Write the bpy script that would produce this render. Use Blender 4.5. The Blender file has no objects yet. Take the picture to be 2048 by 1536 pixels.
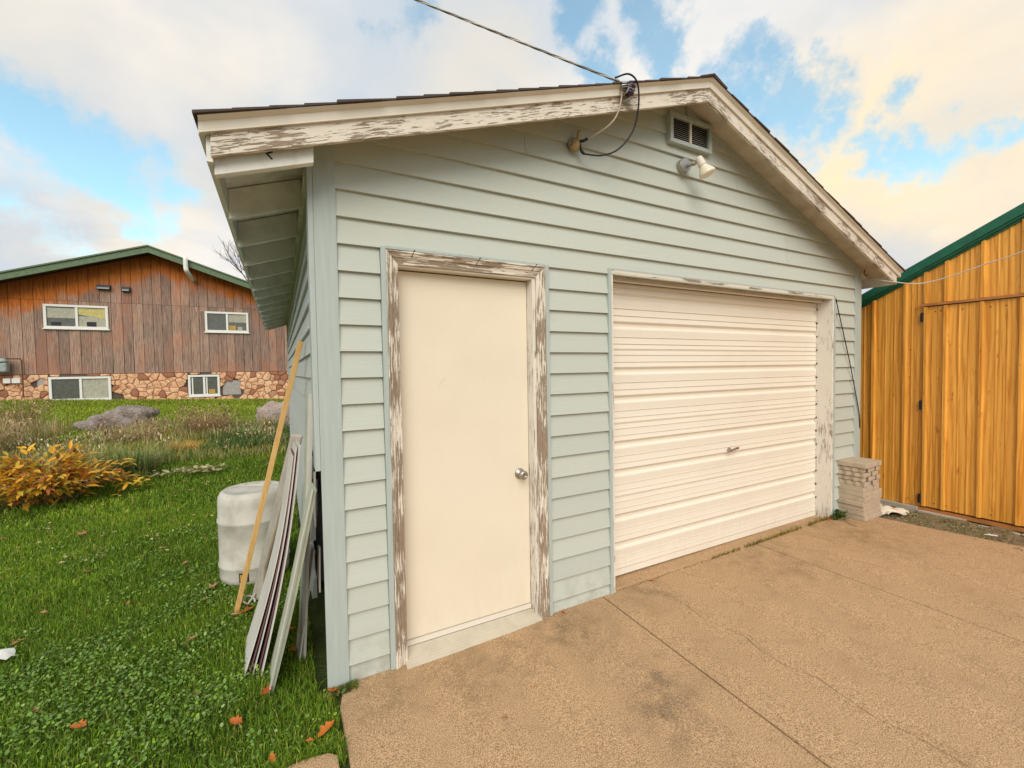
import bpy, math, random
import numpy as np
from mathutils import Vector, Matrix
random.seed(7); rng = np.random.default_rng(11)
R = math.radians
scene = bpy.context.scene

# ------------------------------------------------------------------ camera
YAW, PITCH, ROLL = 0.4884444, -0.0329958, -0.0160037
CAM = Vector((-0.166766, -2.368435, 1.607677))
f_ = Vector((math.sin(YAW)*math.cos(PITCH), math.cos(YAW)*math.cos(PITCH), math.sin(PITCH)))
r_ = Vector((math.cos(YAW), -math.sin(YAW), 0)); u_ = r_.cross(f_)
r2 = r_*math.cos(ROLL)+u_*math.sin(ROLL); u2 = -r_*math.sin(ROLL)+u_*math.cos(ROLL)
cd = bpy.data.cameras.new('camera'); cam = bpy.data.objects.new('camera', cd); scene.collection.objects.link(cam)
cd.sensor_width = 36; cd.lens = 36*872.614/2048; cd.clip_end = 2000; cd.clip_start = .02
cam.matrix_world = Matrix(((r2.x, u2.x, -f_.x, CAM.x), (r2.y, u2.y, -f_.y, CAM.y), (r2.z, u2.z, -f_.z, CAM.z), (0, 0, 0, 1)))
scene.camera = cam

# ------------------------------------------------------------------ sky, sun, exposure
SUN_EL, SUN_AZ = R(38), R(208)      # azimuth: clockwise from +Y; the sun stands behind the camera
w = bpy.data.worlds.new('World'); scene.world = w; w.use_nodes = True
nt = w.node_tree; nt.nodes.clear()
def wn(t, **k):
    n = nt.nodes.new(t)
    for a, b in k.items(): setattr(n, a, b)
    return n
def wmath(op, a, b=None, c=None, clamp=False):
    n = wn('ShaderNodeMath', operation=op, use_clamp=clamp)
    for i, v in enumerate((a, b, c)):
        if v is None: continue
        if isinstance(v, (int, float)): n.inputs[i].default_value = v
        else: nt.links.new(v, n.inputs[i])
    return n.outputs[0]
def wmix(f, a, b):
    n = wn('ShaderNodeMix', data_type='RGBA')
    for s, v in ((n.inputs[0], f), (n.inputs[6], a), (n.inputs[7], b)):
        if isinstance(v, (int, float)): s.default_value = v
        elif isinstance(v, tuple): s.default_value = (*v, 1)
        else: nt.links.new(v, s)
    return n.outputs[2]
sky = wn('ShaderNodeTexSky', sky_type='NISHITA', sun_disc=False, sun_elevation=SUN_EL, sun_rotation=SUN_AZ, altitude=200, air_density=1.0, dust_density=.6, ozone_density=1.5)
tc = wn('ShaderNodeTexCoord'); dirv = tc.outputs['Generated']
sep = wn('ShaderNodeSeparateXYZ'); nt.links.new(dirv, sep.inputs[0])
zc = wmath('ADD', wmath('MAXIMUM', sep.outputs[2], 0.0), .22)
cmb = wn('ShaderNodeCombineXYZ')
nt.links.new(wmath('DIVIDE', sep.outputs[0], zc), cmb.inputs[0]); nt.links.new(wmath('DIVIDE', sep.outputs[1], zc), cmb.inputs[1])
def wnoise(scale, detail, rough=.55, off=(0, 0, 0), dist=0.0):
    mp = wn('ShaderNodeMapping'); mp.inputs['Location'].default_value = off
    nt.links.new(cmb.outputs[0], mp.inputs[0])
    n = wn('ShaderNodeTexNoise'); n.inputs['Scale'].default_value = scale; n.inputs['Detail'].default_value = detail
    n.inputs['Roughness'].default_value = rough; n.inputs['Distortion'].default_value = dist
    nt.links.new(mp.outputs[0], n.inputs['Vector']); return n.outputs[0]
wob = wn('ShaderNodeTexNoise'); wob.inputs['Scale'].default_value = 4.5; wob.inputs['Detail'].default_value = 8; wob.inputs['Roughness'].default_value = .62
nt.links.new(dirv, wob.inputs['Vector'])
wsub = wn('ShaderNodeVectorMath', operation='SUBTRACT'); nt.links.new(wob.outputs['Color'], wsub.inputs[0]); wsub.inputs[1].default_value = (.5, .5, .5)
wsc = wn('ShaderNodeVectorMath', operation='MULTIPLY_ADD'); nt.links.new(wsub.outputs[0], wsc.inputs[0]); wsc.inputs[1].default_value = (.42, .42, .42); nt.links.new(dirv, wsc.inputs[2])
def blobs(lst):
    tot = None
    for (d, rx, amp) in lst:
        n = wn('ShaderNodeVectorMath', operation='DISTANCE'); nt.links.new(wsc.outputs[0], n.inputs[0]); n.inputs[1].default_value = d
        m = wn('ShaderNodeMapRange', interpolation_type='SMOOTHSTEP'); nt.links.new(n.outputs['Value'], m.inputs[0])
        m.inputs[1].default_value = 0; m.inputs[2].default_value = rx; m.inputs[3].default_value = amp; m.inputs[4].default_value = 0
        tot = m.outputs[0] if tot is None else wmath('ADD', tot, m.outputs[0])
    return tot
gaps = blobs([((.475, .637, .607), .12, .95), ((.61, .55, .575), .11, .9), ((.739, .461, .491), .10, .85), ((.797, .436, .418), .10, .85), ((.879, .312, .361), .11, 1.1),
              ((-.293, .903, .315), .15, .66), ((-.21, .922, .324), .13, .55), ((.163, .79, .591), .10, .6), ((-.19, .951, .247), .09, .45), ((.50, .62, .52), .08, .6),
              ((-.5, .4, .77), .35, .8), ((.1, -.5, .86), .4, .8), ((.8, -.5, .33), .25, .8), ((-.8, -.3, .5), .3, .8), ((.0, .25, .97), .2, .7)])
warmb = blobs([((.862, .242, .445), .30, .8), ((.83, .40, .33), .20, 1.0), ((.938, .26, .2), .25, .8), ((.33, .78, .53), .25, .45), ((-.22, .94, .24), .18, .6), ((-.1, .86, .5), .35, .3), ((.9, -.2, .3), .5, .7), ((-.3, .8, .48), .2, .3)])
edge = wnoise(2.2, 7, .55, (3.1, 1.7, 0), .3)
cover = wmath('ADD', gaps, wmath('MULTIPLY', wmath('SUBTRACT', edge, .52), 1.5))
mr = wn('ShaderNodeMapRange', interpolation_type='SMOOTHSTEP'); nt.links.new(cover, mr.inputs[0])
mr.inputs[1].default_value = .08; mr.inputs[2].default_value = .72; blue_f = mr.outputs[0]
shade = wnoise(1.5, 5, .5, (0, 7, 2), .2)
m2 = wn('ShaderNodeMapRange', interpolation_type='SMOOTHSTEP'); nt.links.new(shade, m2.inputs[0]); m2.inputs[1].default_value = .40; m2.inputs[2].default_value = .70
SC = 10.0     # cloud radiance before the strength of 0.1
cl = wmix(m2.outputs[0], (.47*SC, .53*SC, .595*SC), (.74*SC, .705*SC, .66*SC))
cl = wmix(wmath('MULTIPLY', warmb, wmath('ADD', edge, .25), clamp=True), cl, (.86*SC, .69*SC, .45*SC))
skyb = wn('ShaderNodeMix', data_type='RGBA', blend_type='MULTIPLY'); skyb.inputs[0].default_value = 1
nt.links.new(sky.outputs[0], skyb.inputs[6]); skyb.inputs[7].default_value = (1.75, 2.35, 1.95, 1)
fin = wmix(wmath('MULTIPLY', blue_f, .80), cl, skyb.outputs[2])
bg = wn('ShaderNodeBackground'); bg.inputs[1].default_value = .1; nt.links.new(fin, bg.inputs[0])
wo = wn('ShaderNodeOutputWorld'); nt.links.new(bg.outputs[0], wo.inputs[0])
w.cycles.sampling_method = 'MANUAL'; w.cycles.sample_map_resolution = 512

sd = bpy.data.lights.new('sun', 'SUN'); sun = bpy.data.objects.new('sun', sd); scene.collection.objects.link(sun)
sd.energy = 1.95; sd.angle = R(45); sd.color = (1, .93, .82)
sv = Vector((math.sin(SUN_AZ)*math.cos(SUN_EL), math.cos(SUN_AZ)*math.cos(SUN_EL), math.sin(SUN_EL)))
sun.rotation_euler = sv.to_track_quat('Z', 'Y').to_euler(); sun.location = (0, -6, 9)
vs = scene.view_settings; vs.view_transform = 'Standard'; vs.look = 'None'; vs.exposure = 0.42; vs.gamma = 1; vs.use_curve_mapping = False
scene.cycles.max_bounces = 6; scene.cycles.diffuse_bounces = 4

# ------------------------------------------------------------------ materials
class Mt:
    def __init__(s, name, col=(.5, .5, .5), rough=.6, metal=0, spec=.35):
        s.m = bpy.data.materials.new(name); s.m.use_nodes = True; s.t = s.m.node_tree
        s.b = s.t.nodes['Principled BSDF']; s.b.inputs['Base Color'].default_value = (*col, 1)
        s.b.inputs['Roughness'].default_value = rough; s.b.inputs['Metallic'].default_value = metal; s.b.inputs['Specular IOR Level'].default_value = spec
    def n(s, t, **k):
        n = s.t.nodes.new(t)
        for a, b in k.items(): setattr(n, a, b)
        return n
    def l(s, a, b): s.t.links.new(a, b)
    def co(s, scale=(1, 1, 1), rnd=True, rot=(0, 0, 0)):
        tc = s.n('ShaderNodeTexCoord'); v = tc.outputs['Object']
        if rnd:
            oi = s.n('ShaderNodeObjectInfo'); vm = s.n('ShaderNodeVectorMath', operation='MULTIPLY_ADD')
            cx = s.n('ShaderNodeCombineXYZ')
            for i in range(3): s.l(oi.outputs['Random'], cx.inputs[i])
            s.l(cx.outputs[0], vm.inputs[0]); vm.inputs[1].default_value = (37, 53, 71); s.l(v, vm.inputs[2]); v = vm.outputs[0]
        if rot != (0, 0, 0): m0 = s.n('ShaderNodeMapping'); m0.inputs['Rotation'].default_value = rot; s.l(v, m0.inputs[0]); v = m0.outputs[0]
        mp = s.n('ShaderNodeMapping'); mp.inputs['Scale'].default_value = scale; s.l(v, mp.inputs[0]); return mp.outputs[0]
    def noise(s, v, sc, det=4, ro=.55, dist=0):
        n = s.n('ShaderNodeTexNoise'); n.inputs['Scale'].default_value = sc; n.inputs['Detail'].default_value = det
        n.inputs['Roughness'].default_value = ro; n.inputs['Distortion'].default_value = dist; s.l(v, n.inputs['Vector']); return n.outputs[0]
    def mr(s, v, a, b, c=0, d=1):
        n = s.n('ShaderNodeMapRange'); s.l(v, n.inputs[0])
        for i, x in enumerate((a, b, c, d)): n.inputs[i+1].default_value = x
        return n.outputs[0]
    def math(s, op, a, b=0, clamp=False):
        n = s.n('ShaderNodeMath', operation=op, use_clamp=clamp)
        for i, v in enumerate((a, b)):
            if isinstance(v, (int, float)): n.inputs[i].default_value = v
            else: s.l(v, n.inputs[i])
        return n.outputs[0]
    def mix(s, f, a, b, bt='MIX'):
        n = s.n('ShaderNodeMix', data_type='RGBA', blend_type=bt)
        for k, v in ((n.inputs[0], f), (n.inputs[6], a), (n.inputs[7], b)):
            if isinstance(v, (int, float)): k.default_value = v
            elif isinstance(v, tuple): k.default_value = (*v, 1)
            else: s.l(v, k)
        return n.outputs[2]
    def col(s, c): s.l(c, s.b.inputs['Base Color'])
    def rough(s, c): s.l(c, s.b.inputs['Roughness'])
    def bump(s, h, dist=.002, st=1.0):
        n = s.n('ShaderNodeBump'); n.inputs['Distance'].default_value = dist; n.inputs['Strength'].default_value = st
        s.l(h, n.inputs['Height']); s.l(n.outputs[0], s.b.inputs['Normal'])
    def rand(s): return s.n('ShaderNodeObjectInfo').outputs['Random']
    def dist(s, p):      # distance in object space to a point
        tc = s.n('ShaderNodeTexCoord'); n = s.n('ShaderNodeVectorMath', operation='DISTANCE'); s.l(tc.outputs['Object'], n.inputs[0]); n.inputs[1].default_value = p
        return n.outputs['Value']
    def axis(s, i):
        tc = s.n('ShaderNodeTexCoord'); n = s.n('ShaderNodeSeparateXYZ'); s.l(tc.outputs['Object'], n.inputs[0]); return n.outputs[i]

M = {}
def painted_siding(name, col, axis):
    a = Mt(name, col, .55)
    sc = (1.5, 30, 60) if axis == 'x' else (30, 1.5, 60)
    g = a.noise(a.co(sc), 2.2, 5, .6, .4); g2 = a.noise(a.co((1, 1, 1)), 2.0, 3)
    c = a.mix(a.mr(g, .3, .7, 0, .22), col, tuple(x*.82 for x in col))
    c = a.mix(a.mr(g2, .42, .75, 0, .5), c, tuple(x*y for x, y in zip(col, (1.03, .995, .93))))
    d = a.noise(a.co((1, 1, 1)), 28, 3, .6)
    c = a.mix(a.mr(d, .69, .74, 0, .22), c, (.30, .29, .24))
    zz_ = a.axis(2); sp_ = a.math('MULTIPLY', a.mr(zz_, .02, .30, 1, 0), a.mr(a.noise(a.co((1, 1, 1), rnd=False), 11, 5, .65), .42, .62)); c = a.mix(a.math('MULTIPLY', sp_, .45), c, (.30, .27, .20))
    c = a.mix(1.0, c, a.mix(a.rand(), (.95, .95, .95), (1.03, 1.03, 1.02)), 'MULTIPLY')
    a.col(c); a.bump(g, .0022, .7); M[name] = a.m
SID = (.515, .545, .485)
painted_siding('siding_paint', SID, 'x'); painted_siding('side_siding_paint', (.52, .55, .52), 'y')
a = Mt('trim_paint', (.42, .48, .455), .5); g = a.noise(a.co((14, 14, 1)), 4, 4)
a.col(a.mix(a.mr(g, .35, .75), (.44, .495, .46), (.385, .435, .405))); a.bump(g, .0008, .5); M['trim_paint'] = a.m

def peeling(name, axis, amount, rot=(0, 0, 0), paint=(.74, .66, .54), wood=(.23, .165, .11), wood2=(.36, .27, .19)):
    a = Mt(name, paint, .6)
    sc = {'x': (1.6, 22, 22), 'r': (3.4, 46, 46), 'z': (44, 44, 2.4)}[axis]
    n1 = a.noise(a.co(sc, rot=rot), 3.0, 8, .68, .35); n2 = a.noise(a.co((1, 1, 1)), 3.2, 4)
    f = a.math('ADD', n1, a.math('MULTIPLY', a.math('SUBTRACT', n2, .5), .55))
    e = a.mr(f, amount-.012, amount+.012)
    gr = a.noise(a.co(tuple(x*3 for x in sc), rot=rot), 2.6, 5, .6, .6)
    wc = a.mix(a.mr(gr, .35, .65), wood, wood2); pc = a.mix(a.mr(gr, .3, .8), paint, tuple(x*.86 for x in paint))
    a.col(a.mix(e, pc, wc)); h = a.math('SUBTRACT', a.math('MULTIPLY', gr, .35), e)
    a.bump(h, .0016, .9); a.b.inputs['Roughness'].default_value = .68; M[name] = a.m
peeling('peeling_rake_left', 'r', .555, (0, .328, 0), paint=(.76, .68, .57)); peeling('peeling_rake_right', 'r', .555, (0, -.355, 0), paint=(.76, .68, .57)); peeling('peeling_x', 'x', .49); peeling('peeling_z', 'z', .485, paint=(.78, .70, .58)); peeling('peeling_jamb', 'z', .60, paint=(.78, .73, .64))
peeling('peeling_head', 'x', .56)

def white(name, col, dirt=(.5, .42, .3), amt=.25, rough=.45, bs=3):
    a = Mt(name, col, rough); n = a.noise(a.co((1, 1, 1)), bs, 5, .6); s = a.noise(a.co((1, 1, 1)), 60, 3, .6)
    c = a.mix(a.mr(n, .45, .8, 0, amt), col, dirt); c = a.mix(a.mr(s, .72, .78, 0, .35), c, dirt)
    if name in ('door_paint', 'curtain_paint'):
        zl = a.axis(2); gz = a.noise(a.co((9, 9, 1.5), rnd=False), 3, 5, .65); c = a.mix(a.math('MULTIPLY', a.mr(zl, .05, .55, 1, 0), a.mr(gz, .45, .70, 0, .16)), c, dirt)
    a.col(c); a.bump(s, .0004, .5); M[name] = a.m
white('door_paint', (.79, .70, .555), amt=.16, bs=2); white('curtain_paint', (.80, .725, .61), amt=.14, bs=2); white('cream_trim', (.75, .69, .585), amt=.3)
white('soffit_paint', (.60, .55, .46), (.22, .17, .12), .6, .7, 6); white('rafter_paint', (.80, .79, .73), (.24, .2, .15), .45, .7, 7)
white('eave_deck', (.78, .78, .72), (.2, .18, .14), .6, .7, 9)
white('vinyl', (.80, .78, .72), amt=.1); white('barrel_plastic', (.56, .535, .465), (.30, .26, .19), .9, .5, 5); white('pipe_plastic', (.64, .60, .52), (.3, .26, .18), .55, .5, 9)
white('paving_concrete', (.50, .40, .29), (.24, .19, .14), .5, .9, 14); white('block_concrete', (.48, .42, .33), (.18, .15, .1), .6, .9, 8)
white('rag', (.74, .64, .50), (.5, .4, .28), .5, .9, 12); white('sheet_pale', (.58, .55, .49), (.40, .36, .30), .5, .6, 5); white('sheet_edge', (.42, .44, .33), (.25, .22, .15), .7, .7, 7)
white('threshold_metal', (.56, .49, .38), (.33, .27, .19), .5, .5, 9); white('lamp_glass', (.80, .72, .56), amt=.15, rough=.25)
def simple(name, col, rough=.5, metal=0, spec=.4):
    a = Mt(name, col, rough, metal, spec); n = a.noise(a.co((1, 1, 1)), 12, 4)
    a.col(a.mix(a.mr(n, .3, .7), tuple(x*.8 for x in col), tuple(min(1, x*1.15) for x in col))); M[name] = a.m
simple('dark_metal', (.03, .024, .03), .5, .3); simple('rust', (.16, .07, .035), .8); simple('steel', (.45, .42, .38), .35, .9); simple('galvanised', (.36, .34, .29), .45, .6)
simple('black_rubber', (.012, .011, .014), .55); simple('dark_hollow', (.012, .01, .01), .9); simple('cable_white', (.55, .47, .38), .55); simple('cable_grey', (.20, .165, .13), .6); simple('oven_brass', (.42, .30, .14), .5, .3)
simple('insulator_purple', (.055, .02, .06), .3); simple('wall_core', (.2, .2, .18), .9); simple('green_rake', (.012, .115, .06), .42); simple('green_fascia', (.115, .17, .085), .5)
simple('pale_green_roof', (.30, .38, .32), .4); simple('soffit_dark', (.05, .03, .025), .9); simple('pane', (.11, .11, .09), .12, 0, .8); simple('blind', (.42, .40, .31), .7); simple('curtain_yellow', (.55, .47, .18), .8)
simple('meter_grey', (.34, .38, .36), .5); simple('bark', (.20, .15, .12), .9); simple('sheet_maroon', (.17, .075, .08), .6); simple('twig', (.30, .24, .16), .9); simple('amber', (.5, .3, .06), .6)
a = Mt('shingle_grit', (.07, .055, .05), .95); n = a.noise(a.co(), 220, 2); a.col(a.mix(n, (.035, .028, .028), (.13, .10, .085))); a.bump(n, .002); M['shingle_grit'] = a.m
a = Mt('fresh_lumber', (.55, .33, .12), .6); n = a.noise(a.co((30, 30, 1.6)), 2, 5, .6, .8); n2 = a.noise(a.co((1, 1, 1)), 9, 2)
a.col(a.mix(a.mr(n2, .68, .72), a.mix(a.mr(n, .3, .7), (.78, .50, .19), (.62, .36, .12)), (.22, .12, .05))); a.bump(n, .001); M['fresh_lumber'] = a.m

# concrete drive: coarse sandy grain, stains with shapes of their own
a = Mt('drive_concrete', (.4, .3, .2), .9)
v = a.co(rnd=False); g1 = a.noise(v, 210, 3, .7); g2 = a.noise(v, 70, 3, .7); b1 = a.noise(v, 2.0, 5, .6); b2 = a.noise(v, 9, 4, .6)
c = a.mix(a.mr(g1, .43, .585), (.235, .138, .066), (.74, .485, .275)); c = a.mix(a.mr(g2, .42, .62, 0, .4), c, (.58, .37, .19))
vo = a.n('ShaderNodeTexVoronoi'); vo.inputs['Scale'].default_value = 125; a.l(v, vo.inputs['Vector'])
c = a.mix(a.mr(vo.outputs['Distance'], .13, .22, .65, 0), c, (.80, .62, .42))
c = a.mix(a.mr(b1, .48, .72, 0, .3), c, (.30, .195, .10)); c = a.mix(a.mr(b2, .55, .75, 0, .25), c, (.22, .15, .08))
def spot(c, p, r, col, amt):
    d = a.dist(p); f = a.math('MULTIPLY', a.mr(d, r*.15, r, 1, 0), a.mr(b2, .35, .62, 0, 1)); f2 = a.math('MULTIPLY', f, a.mr(g2, .40, .60, .35, 1)); return a.mix(a.math('MULTIPLY', f2, amt), c, col)
c = spot(c, (1.50, -.80, 0), .30, (.10, .075, .05), .6); c = spot(c, (1.36, -1.0, 0), .28, (.11, .08, .05), .6); c = spot(c, (1.33, -.18, 0), .42, (.09, .075, .035), .65); c = spot(c, (2.05, -.15, 0), .30, (.11, .09, .045), .55)
c = spot(c, (4.5, -.30, 0), .65, (.20, .115, .035), .75); c = spot(c, (.75, -.25, 0), .35, (.13, .10, .05), .6); c = spot(c, (3.3, -.25, 0), .7, (.19, .125, .06), .6); c = spot(c, (.3, -.2, 0), .3, (.16, .12, .06), .5)
a.col(c); a.bump(a.math('ADD', g1, a.math('MULTIPLY', g2, .8)), .0035, .8); M['drive_concrete'] = a.m

# ground materials
a = Mt('lawn_soil', (.06, .07, .02), 1); v = a.co(rnd=False); n = a.noise(v, 5, 6); n2 = a.noise(v, 60, 4, .7)
c = a.mix(a.mr(n, .35, .65), (.04, .075, .012), (.09, .12, .02)); a.col(a.mix(a.mr(n2, .5, .7), c, (.05, .04, .018))); a.bump(n2, .03); M['lawn_soil'] = a.m
a = Mt('bare_soil', (.12, .09, .05), 1); v = a.co(rnd=False); n = a.noise(v, 9, 6); n2 = a.noise(v, 110, 4, .7)
c = a.mix(a.mr(n, .4, .62), (.26, .18, .10), (.16, .17, .05)); a.col(a.mix(a.mr(n2, .45, .7), c, (.42, .31, .20))); a.bump(n2, .02); M['bare_soil'] = a.m
def veg(name, rough=.55, trans=.25, attr=True, col=(.1, .2, .03)):
    a = Mt(name, col, rough, 0, .3)
    if attr:
        at = a.n('ShaderNodeAttribute', attribute_name='tint'); a.col(at.outputs['Color'])
        tr = a.n('ShaderNodeBsdfTranslucent'); a.l(at.outputs['Color'], tr.inputs['Color'])
        mx = a.n('ShaderNodeMixShader'); mx.inputs[0].default_value = trans; a.l(a.b.outputs[0], mx.inputs[1]); a.l(tr.outputs[0], mx.inputs[2])
        a.l(mx.outputs[0], a.t.nodes['Material Output'].inputs[0])
    M[name] = a.m
veg('foliage')
def leafm(name, c1, c2, c3):
    a = Mt(name, c1, .55); n = a.noise(a.co(), 30, 3); c = a.mix(a.mr(a.rand(), 0, 1), c1, c2)
    c = a.mix(a.mr(n, .5, .7), c, c3); a.col(c)
    tr = a.n('ShaderNodeBsdfTranslucent'); a.l(c, tr.inputs['Color']); mx = a.n('ShaderNodeMixShader'); mx.inputs[0].default_value = .25
    a.l(a.b.outputs[0], mx.inputs[1]); a.l(tr.outputs[0], mx.inputs[2]); a.l(mx.outputs[0], a.t.nodes['Material Output'].inputs[0]); M[name] = a.m
leafm('autumn_leaf', (.95, .52, .035), (.66, .50, .05), (.85, .30, .02)); leafm('dry_leaf', (.42, .20, .09), (.55, .30, .14), (.30, .12, .04)); leafm('orange_leaf', (.66, .20, .03), (.50, .13, .02), (.40, .08, .02))
leafm('green_leaf', (.06, .13, .025), (.09, .17, .03), (.12, .15, .03)); leafm('pale_leaf', (.55, .47, .28), (.42, .42, .14), (.6, .52, .36))

# house timber: weathered, with the unbleached orange band the eaves have kept dry
RX, RZ, RS = -4.15, 6.02, .345
a = Mt('weathered_cladding', (.2, .12, .09), .85); v = a.co((1, 1, 1)); g = a.noise(a.co((24, 24, 1.2)), 1.6, 7, .65, 1.0); w1 = a.noise(a.co((7, 7, .9)), 1.6, 3, .5, 2.5)
wv = a.n('ShaderNodeTexWave', wave_type='BANDS', bands_direction='X'); wv.inputs['Scale'].default_value = 2.1; wv.inputs['Distortion'].default_value = 9; wv.inputs['Detail'].default_value = 2; wv.inputs['Detail Scale'].default_value = .7; a.l(a.co((5, 5, .8)), wv.inputs['Vector'])
c = a.mix(a.mr(g, .36, .62), (.09, .05, .033), (.52, .36, .28)); c = a.mix(a.mr(wv.outputs[0], .3, .9, 0, .6), c, (.50, .34, .26)); c = a.mix(a.mr(wv.outputs[0], .0, .22, .65, 0), c, (.10, .055, .04))
big = a.noise(a.co((1, 1, .6), rnd=False), .9, 4, .6); c = a.mix(a.mr(big, .49, .62, 0, .55), c, (.50, .22, .13)); c = a.mix(a.mr(big, .30, .44, .55, 0), c, (.23, .195, .155))
axx = a.axis(0); azz = a.axis(2)
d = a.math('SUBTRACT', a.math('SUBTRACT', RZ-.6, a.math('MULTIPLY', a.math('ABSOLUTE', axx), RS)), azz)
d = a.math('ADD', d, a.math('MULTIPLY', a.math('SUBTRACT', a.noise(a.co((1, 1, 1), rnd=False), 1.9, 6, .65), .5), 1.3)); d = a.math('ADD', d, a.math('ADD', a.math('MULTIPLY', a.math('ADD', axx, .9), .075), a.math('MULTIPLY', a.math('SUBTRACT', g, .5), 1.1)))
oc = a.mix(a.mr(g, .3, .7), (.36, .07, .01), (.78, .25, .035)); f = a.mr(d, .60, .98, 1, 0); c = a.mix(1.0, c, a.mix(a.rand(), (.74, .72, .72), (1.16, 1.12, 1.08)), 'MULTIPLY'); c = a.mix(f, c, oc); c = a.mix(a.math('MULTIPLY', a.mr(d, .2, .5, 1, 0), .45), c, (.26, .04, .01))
a.col(c); a.bump(a.math('ADD', g, wv.outputs[0]), .004, .7); M['weathered_cladding'] = a.m
a = Mt('veneer_stone', (.5, .3, .2), .85); n = a.noise(a.co(), 9, 5, .65); r = a.rand(); c = a.mix(r, (.76, .42, .23), (.86, .56, .34)); c = a.mix(a.mr(r, .82, .86), c, (.36, .16, .09))
a.col(a.mix(a.mr(n, .48, .70), c, (.36, .13, .06))); a.bump(n, .03, .8); M['veneer_stone'] = a.m
simple('mortar', (.12, .085, .065), .95); simple('bare_mortar', (.38, .35, .32), .95)
# barn: wood-printed metal
a = Mt('printed_wood', (.5, .22, .04), .42, 0, .4); g = a.noise(a.co((11, 11, .5)), 2.2, 8, .68, 1.6)
wv = a.n('ShaderNodeTexWave', wave_type='BANDS', bands_direction='Y'); wv.inputs['Scale'].default_value = 1.1; wv.inputs['Distortion'].default_value = 11; wv.inputs['Detail'].default_value = 2; wv.inputs['Detail Scale'].default_value = .6; wv.inputs['Detail Roughness'].default_value = .6
a.l(a.co((7, 7, .9)), wv.inputs['Vector']); k = a.noise(a.co((9, 9, 2.6)), 2.4, 3, .6)
c = a.mix(a.mr(g, .34, .66), (.56, .21, .018), (.90, .46, .075)); c = a.mix(a.mr(wv.outputs[0], .45, .95, 0, .5), c, (.86, .45, .10)); c = a.mix(a.mr(wv.outputs[0], .02, .16, .28, 0), c, (.30, .095, .010))
c = a.mix(a.mr(k, .66, .74, 0, .6), c, (.26, .08, .01)); c = a.mix(1.0, c, a.mix(a.rand(), (.85, .82, .78), (1.08, 1.06, 1.05)), 'MULTIPLY'); a.col(c); M['printed_wood'] = a.m
simple('brown_trim', (.46, .18, .05), .5)
def rockm(name, c1, c2, c3):
    a = Mt(name, c1, .9); n = a.noise(a.co(rnd=False), 3, 6, .65); s = a.noise(a.co(rnd=False), 26, 4, .7); c = a.mix(a.mr(n, .4, .6), c1, c2)
    a.col(a.mix(a.mr(s, .52, .66), c, c3)); a.bump(a.math('ADD', n, s), .12, 1.0); M[name] = a.m
rockm('grey_rock', (.60, .51, .45), (.34, .25, .21), (.74, .65, .58)); rockm('pink_rock', (.78, .56, .47), (.58, .48, .42), (.86, .72, .63))

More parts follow.
